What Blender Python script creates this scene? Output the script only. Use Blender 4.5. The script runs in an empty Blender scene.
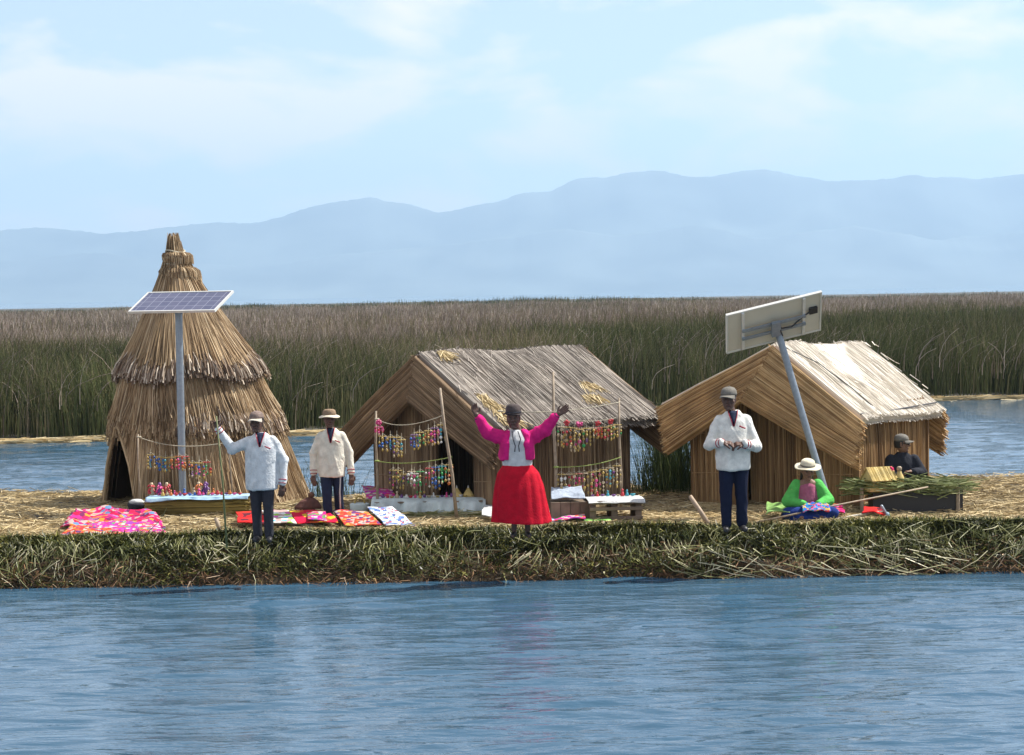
import bpy, math
import numpy as np
from mathutils import Vector, Matrix
rng = np.random.default_rng(7)
C = bpy.context.scene.collection
PI = math.pi
R = math.radians

# ------------------------------------------------------------------ camera
F = 2400.0
CAMZ = 3.5
G = 0.55                                     # top of the floating island above the lake
PITCH = math.atan(83.5 / F)
CM = Matrix.Rotation(PI/2 - PITCH, 4, 'X') @ Matrix.Rotation(R(-1.0), 4, 'Z')
cam_d = bpy.data.cameras.new('camera')
cam_d.sensor_width = 36
cam_d.lens = F / 1024 * 36
cam_d.clip_start = 0.5
cam_d.clip_end = 60000
cam = bpy.data.objects.new('camera', cam_d)
C.objects.link(cam)
cam.matrix_world = Matrix.Translation((0, 0, CAMZ)) @ CM
sc = bpy.context.scene
sc.camera = cam

# ------------------------------------------------------------------ light and exposure
SUN_DIR = Vector((0.56, 0.20, 0.84)).normalized()
sun_el = math.asin(SUN_DIR.z)
sun_az = math.atan2(SUN_DIR.x, SUN_DIR.y)    # clockwise from +Y
sd = bpy.data.lights.new('sun', 'SUN')
sd.energy = 5.0
sd.angle = R(0.5)
sd.color = (1.0, 0.955, 0.88)
so = bpy.data.objects.new('sun', sd)
C.objects.link(so)
so.rotation_euler = SUN_DIR.to_track_quat('Z', 'Y').to_euler()

w = bpy.data.worlds.new('World')
sc.world = w
w.use_nodes = True
nt = w.node_tree
nt.nodes.clear()
N = nt.nodes.new
L = nt.links.new
wo = N('ShaderNodeOutputWorld')
bg = N('ShaderNodeBackground')
bg.inputs['Strength'].default_value = 0.10
sky = N('ShaderNodeTexSky')
sky.sky_type = 'NISHITA'
sky.sun_disc = False
sky.sun_elevation = sun_el
sky.sun_rotation = sun_az
sky.altitude = 3800
sky.air_density = 1.2
sky.dust_density = 0.6
sky.ozone_density = 2.5
tc = N('ShaderNodeTexCoord')
mp = N('ShaderNodeMapping')
mp.inputs['Scale'].default_value = (1, 1, 2.6)
nz = N('ShaderNodeTexNoise')
nz.inputs['Scale'].default_value = 12
nz.inputs['Detail'].default_value = 7
nz.inputs['Roughness'].default_value = 0.52
nz.inputs['Distortion'].default_value = 0.25
L(tc.outputs['Generated'], mp.inputs['Vector'])
L(mp.outputs['Vector'], nz.inputs['Vector'])
cr = N('ShaderNodeMapRange')
cr.inputs['From Min'].default_value = 0.46
cr.inputs['From Max'].default_value = 0.60
cr.inputs['To Min'].default_value = 0.25
cr.inputs['To Max'].default_value = 0.95
L(nz.outputs['Fac'], cr.inputs['Value'])
sx = N('ShaderNodeSeparateXYZ')
L(tc.outputs['Generated'], sx.inputs[0])
el = N('ShaderNodeMapRange')                 # clouds bank up near the horizon
el.inputs['From Min'].default_value = 0.06
el.inputs['From Max'].default_value = 1.0
el.inputs['To Min'].default_value = 1.0
el.inputs['To Max'].default_value = 0.7
L(sx.outputs['Z'], el.inputs['Value'])
ml = N('ShaderNodeMath')
ml.operation = 'MULTIPLY'
L(cr.outputs[0], ml.inputs[0])
L(el.outputs[0], ml.inputs[1])
mx = N('ShaderNodeMix')
mx.data_type = 'RGBA'
L(ml.outputs[0], mx.inputs['Factor'])
L(sky.outputs[0], mx.inputs['A'])
mx.inputs['B'].default_value = (7.7, 6.9, 6.2, 1)
L(mx.outputs['Result'], bg.inputs['Color'])
L(bg.outputs[0], wo.inputs['Surface'])

sc.view_settings.view_transform = 'Standard'
sc.view_settings.look = 'None'
sc.view_settings.exposure = 0.85
sc.view_settings.gamma = 1
sc.render.engine = 'CYCLES'
cy = sc.cycles
cy.use_denoising = True
cy.max_bounces = 8
cy.diffuse_bounces = 3
cy.glossy_bounces = 3
cy.volume_bounces = 2
cy.transparent_max_bounces = 8

# ------------------------------------------------------------------ placing by where things stand
def ray(px, py):
    d = CM.to_3x3() @ Vector((px - 512, 377.5 - py, -F))
    return d
def at(px, py, Y):
    d = ray(px, py)
    return Vector((0, 0, CAMZ)) + d * (Y / d.y)
def gnd(px, py, z=G):
    d = ray(px, py)
    return Vector((0, 0, CAMZ)) + d * ((z - CAMZ) / d.z)

# ------------------------------------------------------------------ mesh building
class MB:
    def __init__(self):
        self.v = []; self.q = []; self.t = []; self.r = []; self.n = 0
        self.qm = []; self.tm = []; self.M = None; self.mi = 0
    def add(self, v, q=None, t=None, rnd=0.5):
        v = np.asarray(v, float).reshape(-1, 3)
        if self.M is not None:
            m = np.array(self.M); v = v @ m[:3, :3].T + m[:3, 3]
        self.v.append(v)
        self.r.append(np.broadcast_to(np.asarray(rnd, float), (len(v),)) if np.ndim(rnd) == 0 else np.asarray(rnd, float))
        if q is not None and len(q):
            q = np.asarray(q, int).reshape(-1, 4) + self.n; self.q.append(q); self.qm.append(np.full(len(q), self.mi))
        if t is not None and len(t):
            t = np.asarray(t, int).reshape(-1, 3) + self.n; self.t.append(t); self.tm.append(np.full(len(t), self.mi))
        self.n += len(v)
    def mesh(self, name, mats, smooth=False):
        me = bpy.data.meshes.new(name)
        v = np.concatenate(self.v); r = np.concatenate(self.r)
        q = np.concatenate(self.q) if self.q else np.zeros((0, 4), int)
        t = np.concatenate(self.t) if self.t else np.zeros((0, 3), int)
        me.vertices.add(len(v)); me.vertices.foreach_set('co', v.astype(np.float32).ravel())
        me.loops.add(q.size + t.size)
        me.loops.foreach_set('vertex_index', np.concatenate([q.ravel(), t.ravel()]).astype(np.int32))
        me.polygons.add(len(q) + len(t))
        st = np.concatenate([np.arange(len(q)) * 4, q.size + np.arange(len(t)) * 3]).astype(np.int32)
        me.polygons.foreach_set('loop_start', st)
        mi = np.concatenate((self.qm or [np.zeros(0)]) + (self.tm or [np.zeros(0)])).astype(np.int32)
        me.polygons.foreach_set('material_index', mi)
        me.polygons.foreach_set('use_smooth', np.full(len(st), smooth))
        me.update(calc_edges=True)
        a = me.attributes.new('rnd', 'FLOAT', 'POINT'); a.data.foreach_set('value', r.astype(np.float32))
        me.validate()
        for m in (mats if isinstance(mats, (list, tuple)) else [mats]): me.materials.append(m)
        return me
    def build(self, name, mats, parent=None, smooth=False):
        o = bpy.data.objects.new(name, self.mesh(name, mats, smooth))
        C.objects.link(o)
        if parent: o.parent = parent
        return o
    # --- shapes
    def box(self, c, s, rot=None, rnd=0.5, bev=0.0):
        hx, hy, hz = s[0]/2, s[1]/2, s[2]/2
        if bev <= 0:
            v = np.array([[x, y, z] for z in (-hz, hz) for y in (-hy, hy) for x in (-hx, hx)])
            q = [[0,2,3,1],[4,5,7,6],[0,1,5,4],[2,6,7,3],[0,4,6,2],[1,3,7,5]]
        else:
            b = bev; v = []
            for z, k in ((-hz, 1), (-hz + b, 0), (hz - b, 0), (hz, 1)):
                i = b * k
                v += [[-hx+i, -hy+i, z], [hx-i, -hy+i, z], [hx-i, hy-i, z], [-hx+i, hy-i, z]]
            v = np.array(v); q = [[3,2,1,0],[12,13,14,15]]
            for l in range(3):
                for k in range(4):
                    a = l*4 + k; c2 = l*4 + (k+1) % 4; q.append([a, c2, c2+4, a+4])
        if rot is not None: v = v @ np.array(rot.to_3x3()).T
        self.add(v + np.array(c), q, rnd=rnd)
    def rev(self, o, ax, prof, n=14, sx=1, sy=1, rnd=0.5, ref=None):
        o = np.array(o, float); ax = np.array(ax, float); ax /= np.linalg.norm(ax)
        ref = np.array(ref if ref is not None else ((1, 0, 0) if abs(ax[0]) < .9 else (0, 1, 0)), float)
        a = ref - ax * ref.dot(ax); a /= np.linalg.norm(a); b = np.cross(ax, a)
        th = np.arange(n) * 2 * PI / n
        ring = np.cos(th)[:, None] * a * sx + np.sin(th)[:, None] * b * sy
        v = np.concatenate([o + ax * t + ring * r for t, r in prof])
        m = len(prof); q = []
        for i in range(m - 1):
            for k in range(n):
                k2 = (k + 1) % n; q.append([i*n+k, i*n+k2, (i+1)*n+k2, (i+1)*n+k])
        v = np.concatenate([v, [o + ax * prof[0][0]], [o + ax * prof[-1][0]]])
        t = [[m*n, (k+1) % n, k] for k in range(n)] + [[m*n+1, (m-1)*n+k, (m-1)*n+(k+1) % n] for k in range(n)]
        self.add(v, q, t, rnd=rnd)
    def cap(self, p0, p1, r0, r1, n=12, sx=1, sy=1, ref=None, rnd=0.5):
        p0 = np.array(p0, float); p1 = np.array(p1, float); d = p1 - p0; l = np.linalg.norm(d)
        if l < 1e-6: d = np.array((0, 0, 1.)); l = 1e-6
        pr = [(r0 * math.sin(f), max(r0 * math.cos(f), r0*.06)) for f in (-PI/2, -PI/3, -PI/6, 0)]
        pr += [(l + r1 * math.sin(f), max(r1 * math.cos(f), r1*.06)) for f in (0, PI/6, PI/3, PI/2)]
        self.rev(p0, d, pr, n, sx, sy, rnd, ref)
    def loft(self, rings, n=20, rnd=0.5, wav=None):   # rings: (x, y, z, rx, ry)
        th = np.arange(n) * 2 * PI / n; v = []
        for i, (x, y, z, rx, ry) in enumerate(rings):
            k = 1 if wav is None else wav(i, th)
            v.append(np.stack([x + rx*np.cos(th)*k, y + ry*np.sin(th)*k, np.full(n, float(z))], 1))
        m = len(rings); q = []
        for i in range(m - 1):
            for k in range(n):
                k2 = (k+1) % n; q.append([i*n+k, i*n+k2, (i+1)*n+k2, (i+1)*n+k])
        v = np.concatenate(v + [[rings[0][:3]], [rings[-1][:3]]])
        t = [[m*n, (k+1) % n, k] for k in range(n)] + [[m*n+1, (m-1)*n+k, (m-1)*n+(k+1) % n] for k in range(n)]
        self.add(v, q, t, rnd=rnd)
    def tube(self, pts, r, n=6, rnd=0.5, r1=None):
        P = np.array(pts, float); m = len(P)
        rr = np.linspace(r, r if r1 is None else r1, m)
        T = np.gradient(P, axis=0); T /= np.linalg.norm(T, axis=1)[:, None]
        ref = np.array((0, 0, 1.)) if abs(T[:, 2]).mean() < .8 else np.array((1., 0, 0))
        A = np.cross(T, ref); A /= np.linalg.norm(A, axis=1)[:, None]; B = np.cross(T, A)
        th = np.arange(n) * 2 * PI / n
        v = (P[:, None] + rr[:, None, None] * (np.cos(th)[None, :, None]*A[:, None] + np.sin(th)[None, :, None]*B[:, None])).reshape(-1, 3)
        q = [[i*n+k, i*n+(k+1) % n, (i+1)*n+(k+1) % n, (i+1)*n+k] for i in range(m-1) for k in range(n)]
        v = np.concatenate([v, P[:1], P[-1:]])
        t = [[m*n, (k+1) % n, k] for k in range(n)] + [[m*n+1, (m-1)*n+k, (m-1)*n+(k+1) % n] for k in range(n)]
        self.add(v, q, t, rnd=rnd)
    def grid(self, P, rnd=0.5):                       # P (a,b,3)
        a, b = P.shape[:2]
        i = np.arange(a-1)[:, None]*b + np.arange(b-1)[None]
        q = np.stack([i, i+1, i+b+1, i+b], -1).reshape(-1, 4)
        self.add(P.reshape(-1, 3), q, rnd=rnd)
    def sheet(self, P, th):                           # a cloth or slab: grid with thickness
        a, b = P.shape[:2]; n = a*b
        Q = P.copy(); Q[..., 2] -= th
        v = np.concatenate([P.reshape(-1, 3), Q.reshape(-1, 3)])
        i = (np.arange(a-1)[:, None]*b + np.arange(b-1)[None])
        top = np.stack([i, i+b, i+b+1, i+1], -1).reshape(-1, 4)
        bot = np.stack([i, i+1, i+b+1, i+b], -1).reshape(-1, 4) + n
        e = list(range(b)) + [k*b+b-1 for k in range(1, a)] + [(a-1)*b+k for k in range(b-2, -1, -1)] + [k*b for k in range(a-2, 0, -1)]
        sd_ = [[e[k], e[(k+1) % len(e)], e[(k+1) % len(e)]+n, e[k]+n] for k in range(len(e))]
        self.add(v, np.concatenate([top, bot, sd_]))
    def strands(self, P0, P1, w0, w1, bend=None, segs=1, rnd=None, sides=3, flat=1.0):
        P0 = np.asarray(P0, float).reshape(-1, 3); P1 = np.asarray(P1, float).reshape(-1, 3); n = len(P0)
        if n == 0: return
        w0 = np.broadcast_to(w0, (n,)).astype(float); w1 = np.broadcast_to(w1, (n,)).astype(float)
        t = np.linspace(0, 1, segs+1)
        pts = P0[:, None] + (P1-P0)[:, None]*t[None, :, None]
        if bend is not None: pts = pts + np.asarray(bend)[:, None]*(4*t*(1-t))[None, :, None]
        d = P1-P0; d /= (np.linalg.norm(d, axis=1)[:, None] + 1e-9)
        ref = np.where(np.abs(d[:, 2:3]) > .9, [[1., 0, 0]], [[0, 0, 1.]])
        a = np.cross(d, ref); a /= np.linalg.norm(a, axis=1)[:, None]; b = np.cross(d, a) * flat
        ph = rng.uniform(0, 2*PI, n) if flat == 1.0 else rng.uniform(-.4, .4, n)
        W = (w0[:, None]*(1-t) + w1[:, None]*t)/2
        rs = []
        for k in range(sides):
            an = ph + k*2*PI/sides
            off = np.cos(an)[:, None]*a + np.sin(an)[:, None]*b
            rs.append(pts + off[:, None]*W[..., None])
        v = np.stack(rs, 2)                           # n, segs+1, sides, 3
        base = (np.arange(n)*(segs+1)*sides)[:, None, None]
        s = (np.arange(segs)*sides)[None, :, None]; k = np.arange(sides)[None, None]; k2 = (k+1) % sides
        q = np.stack(np.broadcast_arrays(base+s+k, base+s+k2, base+s+sides+k2, base+s+sides+k), -1).reshape(-1, 4)
        if rnd is None: rnd = rng.random(n)
        self.add(v.reshape(-1, 3), q, rnd=np.repeat(np.broadcast_to(rnd, (n,)), (segs+1)*sides))

def tag(o, label=None, cat=None, group=None, kind=None):
    if label: o['label'] = label
    if cat: o['category'] = cat
    if group: o['group'] = group
    if kind: o['kind'] = kind
    return o
def empty(name, loc=(0, 0, 0), label=None, cat=None, group=None, rot=None):
    o = bpy.data.objects.new(name, None); C.objects.link(o)
    o.location = loc; o.empty_display_size = .1
    if rot is not None: o.rotation_euler = rot
    return tag(o, label, cat, group)

# cheap smooth noise on arrays
def vn(x, y, s=1.0, seed=0):
    out = 0
    r = np.random.default_rng(seed)
    for k in range(6):
        a = r.uniform(0, 2*PI); f = s * r.uniform(.6, 1.9); p = r.uniform(0, 6.28)
        out = out + np.sin((x*math.cos(a) + y*math.sin(a))*f + p + 1.3*np.sin((x*math.sin(a*1.7) - y*math.cos(a*1.7))*f*.6 + p*2))
    return out / 6

# ------------------------------------------------------------------ materials
def newmat(name):
    m = bpy.data.materials.new(name); m.use_nodes = True
    n = m.node_tree; b = n.nodes['Principled BSDF']
    return m, n, b
def ramp(n, stops):
    r = n.nodes.new('ShaderNodeValToRGB'); e = r.color_ramp.elements
    while len(e) < len(stops): e.new(.5)
    for k, (p, c) in enumerate(stops): e[k].position = p; e[k].color = (*c, 1)
    return r
def solid(name, col, rough=.7, var=.12, scale=20, bump=0, bscale=60, metal=0, spec=None):
    m, n, b = newmat(name)
    t = n.nodes.new('ShaderNodeTexCoord'); z = n.nodes.new('ShaderNodeTexNoise'); z.inputs['Scale'].default_value = scale; z.inputs['Detail'].default_value = 4
    n.links.new(t.outputs['Object'], z.inputs['Vector'])
    lo = tuple(c*(1-var) for c in col); hi = tuple(min(1, c*(1+var)) for c in col)
    r = ramp(n, [(.3, lo), (.7, hi)]); n.links.new(z.outputs['Fac'], r.inputs[0]); n.links.new(r.outputs[0], b.inputs['Base Color'])
    b.inputs['Roughness'].default_value = rough; b.inputs['Metallic'].default_value = metal
    if spec is not None: b.inputs['Specular IOR Level'].default_value = spec
    if bump:
        z2 = n.nodes.new('ShaderNodeTexNoise'); z2.inputs['Scale'].default_value = bscale; z2.inputs['Detail'].default_value = 3
        n.links.new(t.outputs['Object'], z2.inputs['Vector'])
        bp = n.nodes.new('ShaderNodeBump'); bp.inputs['Strength'].default_value = bump; bp.inputs['Distance'].default_value = .02
        n.links.new(z2.outputs['Fac'], bp.inputs['Height']); n.links.new(bp.outputs[0], b.inputs['Normal'])
    return m
def strandmat(name, stops, rough=.75, patch=.35, pscale=1.2, spec=.3, trans=0):
    m, n, b = newmat(name)
    a = n.nodes.new('ShaderNodeAttribute'); a.attribute_name = 'rnd'
    r = ramp(n, stops); n.links.new(a.outputs['Fac'], r.inputs[0])
    t = n.nodes.new('ShaderNodeTexCoord'); z = n.nodes.new('ShaderNodeTexNoise'); z.inputs['Scale'].default_value = pscale; z.inputs['Detail'].default_value = 5
    n.links.new(t.outputs['Object'], z.inputs['Vector'])
    mr = n.nodes.new('ShaderNodeMapRange'); mr.inputs['From Min'].default_value = .3; mr.inputs['From Max'].default_value = .7
    mr.inputs['To Min'].default_value = 1-patch; mr.inputs['To Max'].default_value = 1+patch*.5
    n.links.new(z.outputs['Fac'], mr.inputs[0])
    mu = n.nodes.new('ShaderNodeVectorMath'); mu.operation = 'SCALE'
    n.links.new(r.outputs[0], mu.inputs[0]); n.links.new(mr.outputs[0], mu.inputs['Scale'])
    n.links.new(mu.outputs[0], b.inputs['Base Color'])
    b.inputs['Roughness'].default_value = rough; b.inputs['Specular IOR Level'].default_value = spec
    if trans:
        tr = n.nodes.new('ShaderNodeBsdfTranslucent'); ms = n.nodes.new('ShaderNodeMixShader'); out = n.nodes['Material Output']
        ms.inputs[0].default_value = trans; n.links.new(mu.outputs[0], tr.inputs[0]); n.links.new(b.outputs[0], ms.inputs[1]); n.links.new(tr.outputs[0], ms.inputs[2]); n.links.new(ms.outputs[0], out.inputs['Surface'])
    return m
def textile(name, cols, scale=14, kind='voronoi', bump=.3, even=.45):
    m, n, b = newmat(name)
    t = n.nodes.new('ShaderNodeTexCoord')
    if kind == 'voronoi':
        v = n.nodes.new('ShaderNodeTexVoronoi'); v.distance = 'MANHATTAN'; v.inputs['Scale'].default_value = scale; v.inputs['Randomness'].default_value = even
        n.links.new(t.outputs['Object'], v.inputs['Vector'])
        s = n.nodes.new('ShaderNodeSeparateColor'); n.links.new(v.outputs['Color'], s.inputs[0]); src = s.outputs[0]
    else:
        v = n.nodes.new('ShaderNodeTexWave'); v.inputs['Scale'].default_value = scale; v.inputs['Distortion'].default_value = 3; v.inputs['Detail'].default_value = 1
        n.links.new(t.outputs['Object'], v.inputs['Vector']); src = v.outputs['Fac']
    r = ramp(n, [(k/len(cols), c) for k, c in enumerate(cols)]); r.color_ramp.interpolation = 'CONSTANT'
    n.links.new(src, r.inputs[0]); n.links.new(r.outputs[0], b.inputs['Base Color'])
    b.inputs['Roughness'].default_value = .9; b.inputs['Specular IOR Level'].default_value = .1
    return m

M = {}
M['tower'] = strandmat('weathered_reed', [(0, (.11, .068, .034)), (.35, (.27, .18, .095)), (.7, (.41, .295, .17)), (1, (.58, .46, .30))], pscale=1.5)
M['tower_fringe'] = strandmat('fringe_reed', [(0, (.07, .045, .03)), (.5, (.24, .165, .11)), (1, (.62, .53, .42))], pscale=3)
M['hut_wall'] = strandmat('hut_wall_reed', [(0, (.11, .07, .040)), (.5, (.23, .155, .09)), (1, (.38, .28, .17))], pscale=1.5, patch=.3)
M['hut_flap'] = strandmat('hut_flap_reed', [(0, (.10, .062, .032)), (.5, (.225, .148, .082)), (1, (.38, .265, .155))], pscale=2, patch=.35)
M['hut_roof'] = strandmat('grey_roof_reed', [(0, (.15, .125, .10)), (.4, (.27, .235, .20)), (1, (.42, .375, .32))], pscale=1.5, patch=.3)
M['golden_wall'] = strandmat('golden_wall_reed', [(0, (.15, .085, .035)), (.5, (.31, .185, .08)), (1, (.50, .33, .16))], pscale=1.5, patch=.25)
M['golden_flap'] = strandmat('golden_flap_reed', [(0, (.22, .12, .05)), (.5, (.43, .26, .11)), (1, (.64, .44, .22))], pscale=3, patch=.35)
M['pale_roof'] = strandmat('pale_roof_reed', [(0, (.34, .29, .22)), (.3, (.64, .58, .49)), (1, (.80, .75, .66))], pscale=2.5, patch=.15)
M['straw'] = strandmat('straw', [(0, (.24, .16, .07)), (.5, (.50, .38, .19)), (1, (.74, .62, .38))], pscale=1.2, patch=.35)
M['leaf'] = strandmat('cut_leaf', [(0, (.020, .026, .007)), (.4, (.085, .100, .020)), (.75, (.24, .240, .045)), (1, (.52, .47, .15))], pscale=1.6, patch=.45, rough=.45, spec=.5, trans=.3)
M['root'] = strandmat('rotting_reed', [(0, (.03, .018, .01)), (.45, (.12, .06, .024)), (.8, (.30, .17, .075)), (1, (.58, .42, .28))], pscale=1.3, patch=.6)
M['stalk'] = strandmat('strewn_stalk', [(0, (.08, .10, .02)), (.5, (.25, .25, .09)), (1, (.68, .62, .42))], pscale=2, patch=.2, rough=.5, spec=.4)
M['reed'] = strandmat('marsh_reed', [(0, (.05, .06, .02)), (.3, (.145, .17, .056)), (.55, (.28, .245, .12)), (.78, (.38, .295, .245)), (1, (.64, .56, .47))], pscale=.16, patch=.45, trans=.42)
M['tuft'] = strandmat('green_tuft', [(0, (.03, .05, .015)), (.5, (.10, .15, .04)), (1, (.28, .30, .11))], pscale=2, trans=.3)
M['wood'] = strandmat('weathered_wood', [(0, (.13, .095, .065)), (1, (.33, .26, .19))], pscale=6)
M['pole_wood'] = solid('pole_wood', (.30, .235, .165), var=.25)
M['green_pole'] = solid('green_reed_staff', (.13, .15, .06), var=.3)
M['steel'] = solid('galvanised_steel', (.25, .29, .33), rough=.42, var=.12, metal=.35)
M['alu'] = solid('aluminium_frame', (.68, .68, .64), rough=.4, var=.06, metal=.3)
M['skin'] = solid('brown_skin', (.095, .047, .032), rough=.55, var=.08, scale=12)
M['skin2'] = solid('tanned_skin', (.20, .105, .068), rough=.55, var=.08, scale=12)
M['hair'] = solid('black_hair', (.012, .010, .009), rough=.6)
M['black'] = solid('black_plastic', (.02, .02, .022), rough=.5)
M['rope'] = solid('rope', (.42, .38, .28), var=.2, scale=50)
M['greenrope'] = solid('green_twine', (.25, .32, .08), var=.2, scale=50)
def fab(name, col, bump=.35, var=.16, scale=14): return solid(name, col, rough=.92, var=var, scale=scale, bump=bump, bscale=45, spec=.15)
M['j_white'] = fab('pale_grey_wool', (.58, .61, .63))
M['j_cream'] = fab('cream_wool', (.66, .62, .52))
M['j_ivory'] = fab('ivory_wool', (.68, .68, .63))
M['navy'] = fab('navy_cloth', (.018, .024, .05))
M['charcoal'] = fab('charcoal_cloth', (.035, .036, .045))
M['darkblue'] = fab('dark_blue_cloth', (.011, .015, .036))
M['red_trim'] = fab('red_trim', (.33, .03, .05))
M['pink'] = fab('pink_cloth', (.60, .015, .17))
M['redskirt'] = fab('red_cloth', (.44, .005, .020))
M['grey_top'] = fab('light_grey_cloth', (.52, .53, .54))
M['green_cl'] = fab('bright_green_cloth', (.09, .42, .09))
M['blackjacket'] = fab('black_cloth', (.022, .024, .032))
M['bowler'] = fab('grey_brown_felt', (.075, .060, .058))
M['cap_grey'] = fab('grey_cap_cloth', (.17, .16, .14))
M['cap_plaid'] = fab('brown_cap_cloth', (.20, .15, .13), var=.3, scale=30)
M['cap_brim'] = fab('pale_cap_cloth', (.50, .45, .38))
M['sunhat_crown'] = fab('tan_hat_cloth', (.24, .17, .11))
M['sunhat_brim'] = fab('pale_hat_cloth', (.62, .56, .44))
M['strawhat'] = fab('cream_hat_cloth', (.60, .55, .42))
M['purple'] = fab('mauve_cloth', (.34, .10, .17))
M['blueskirt'] = fab('royal_blue_cloth', (.015, .035, .17))
M['white'] = solid('white_cloth', (.50, .51, .50), rough=.9, var=.2, scale=9, bump=.6, bscale=20)
M['sheet'] = solid('pale_teal_sheet', (.54, .62, .61), rough=.7, var=.22, scale=5, bump=1, bscale=7)
M['bluecloth'] = solid('light_blue_cloth', (.30, .46, .60), rough=.8, var=.15, scale=6)
M['eye'] = solid('eye', (.06, .045, .04), rough=.2)
M['lips'] = solid('lips', (.10, .035, .03), rough=.5)
M['plate'] = solid('panel_back', (.60, .54, .42), rough=.6, var=.06, scale=3)
M['toyyellow'] = strandmat('yellow_model_reed', [(0, (.46, .33, .10)), (1, (.70, .56, .24))], pscale=8)
M['sweater'] = fab('grey_knit', (.2, .2, .2))

# ------------------------------------------------------------------ setting: water
def water():
    def axis(lo, hi, fine_lo, fine_hi, step):
        a = list(np.arange(fine_lo, fine_hi, step)); s = step; x = a[-1]
        while x < hi: s *= 1.35; x = min(x+s, hi); a.append(x)
        s = step; x = a[0]; b = []
        while x > lo: s *= 1.35; x = max(x-s, lo); b.append(x)
        return np.array(b[::-1] + a)
    xs = axis(-5000, 5000, -11, 11, .07); ys = axis(-60, 14800, 12, 30.5, .055); ys = np.concatenate([ys[ys < 31], np.arange(31, 34, .5), np.arange(34, 78, .13), 78*1.35**np.arange(1, 17)]); ys = np.append(ys[ys < 14700], 14800)
    X, Y = np.meshgrid(xs, ys)
    fade = np.clip((13-abs(X))/2, 0, 1)*np.clip((78-Y)/10, 0, 1)*np.clip((Y-10)/3, 0, 1)
    Z = 0
    r = np.random.default_rng(3)
    gust = .75+.75*np.clip(vn(X*.22, Y, 1.5, 71)+.5*vn(X*.3, Y, 4, 72), -.8, 1.2)
    for k in range(54):
        lam = 0.16 * 1.052**k * r.uniform(.85, 1.15)
        a = r.normal(PI/2+.10, .26)
        kx, ky = 2*PI/lam*math.cos(a), 2*PI/lam*math.sin(a)
        amp = (.0078*lam if lam < .7 else .0040)
        Z = Z + amp*np.sin(kx*X + ky*Y + r.uniform(0, 6.3) + .5*np.sin(.9*X+.4*Y+k))*(.65+.6*np.sin(.35*X*math.cos(k)+.8*Y*math.sin(k*1.3)+k))*gust
    # the swell that runs along the bank
    Z = Z + .014*np.sin((Y + .05*X)*2*PI/1.5 + .4*np.sin(X*.5))*np.exp(-((Y-28)/1.5)**2)
    P = np.stack([X, Y, Z*fade], -1)
    m, n, b = newmat('lake_water')
    b.inputs['Base Color'].default_value = (.034, .084, .135, 1)
    b.inputs['Roughness'].default_value = .06
    b.inputs['IOR'].default_value = 1.33
    b.inputs['Specular IOR Level'].default_value = .5
    t = n.nodes.new('ShaderNodeTexCoord'); mpp = n.nodes.new('ShaderNodeMapping'); mpp.inputs['Scale'].default_value = (.5, 1.7, 1)
    n.links.new(t.outputs['Object'], mpp.inputs[0])
    z1 = n.nodes.new('ShaderNodeTexNoise'); z1.inputs['Scale'].default_value = 3.2; z1.inputs['Detail'].default_value = 4; z1.inputs['Roughness'].default_value = .5
    n.links.new(mpp.outputs[0], z1.inputs['Vector'])
    bp = n.nodes.new('ShaderNodeBump'); bp.inputs['Strength'].default_value = .8; bp.inputs['Distance'].default_value = .05
    n.links.new(z1.outputs['Fac'], bp.inputs['Height']); n.links.new(bp.outputs[0], b.inputs['Normal'])
    mb = MB(); mb.grid(P)
    o = mb.build('water', m, smooth=True); tag(o, kind='structure')
water()

# ------------------------------------------------------------------ setting: mountains and their haze
def mountains(name, pts, Y, depth, seed, col):
    px = np.array([p[0] for p in pts]); py = np.array([p[1] for p in pts])
    u = np.linspace(px[0], px[-1], 800); v = np.interp(u, px, py)
    ker = np.ones(3)/3; v = np.convolve(np.pad(v, 1, 'edge'), ker, 'valid')
    r = np.random.default_rng(seed)
    v = v + sum(r.uniform(.2, .9)/(k*.6+1)*np.sin(u*.03*(k+1)*r.uniform(.8, 1.2)+r.uniform(0, 6)) for k in range(9)) + sum(.35*r.uniform(.3, 1)*np.sin(u*.09*(k+1)*1.3+r.uniform(0, 6)) for k in range(6))
    X0 = np.array([at(a, b, Y).x for a, b in zip(u, v)]); Z0 = np.array([at(a, b, Y).z for a, b in zip(u, v)])
    d = np.linspace(-1, 1, 61)
    D, XX = np.meshgrid(d, X0, indexing='ij')
    prof = np.where(D < 0, np.clip(1+D, 0, 1)**1.15, np.clip(1-D*1.0, 0, 1)**1.2)
    rid = np.abs(vn(XX*.004, D*5, 1.0, seed))*(1-abs(D))*abs(D)*3.0
    Z = np.maximum(Z0[None]*prof*(1 - .55*rid) + 0, -.4)
    P = np.stack([XX + 60*vn(XX*.003, D*3, 1, seed+4), Y + D*depth + 150*vn(XX*.002, D*2, 1, seed+1)*(1-abs(D)), Z], -1)
    mb = MB(); mb.grid(P)
    o = mb.build(name, solid(name+'_rock', col, var=.5, scale=.0022, rough=.95, spec=.05), smooth=True)
    tag(o, kind='structure')
far = [(-1100, 262), (-700, 232), (-300, 240), (-100, 236), (30, 228), (97, 233), (150, 229), (200, 224), (265, 223), (300, 210), (345, 199), (372, 197), (405, 203), (447, 213), (480, 206), (505, 199), (528, 192), (556, 191), (575, 180), (605, 178), (632, 173), (655, 170), (700, 177), (730, 172), (757, 169), (790, 176), (815, 182), (860, 180), (912, 175), (980, 179), (1060, 170), (1200, 185), (1400, 205), (1800, 215), (2100, 240)]
mountains('mountains', far, 13000, 1500, 5, (.10, .115, .10))
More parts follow.
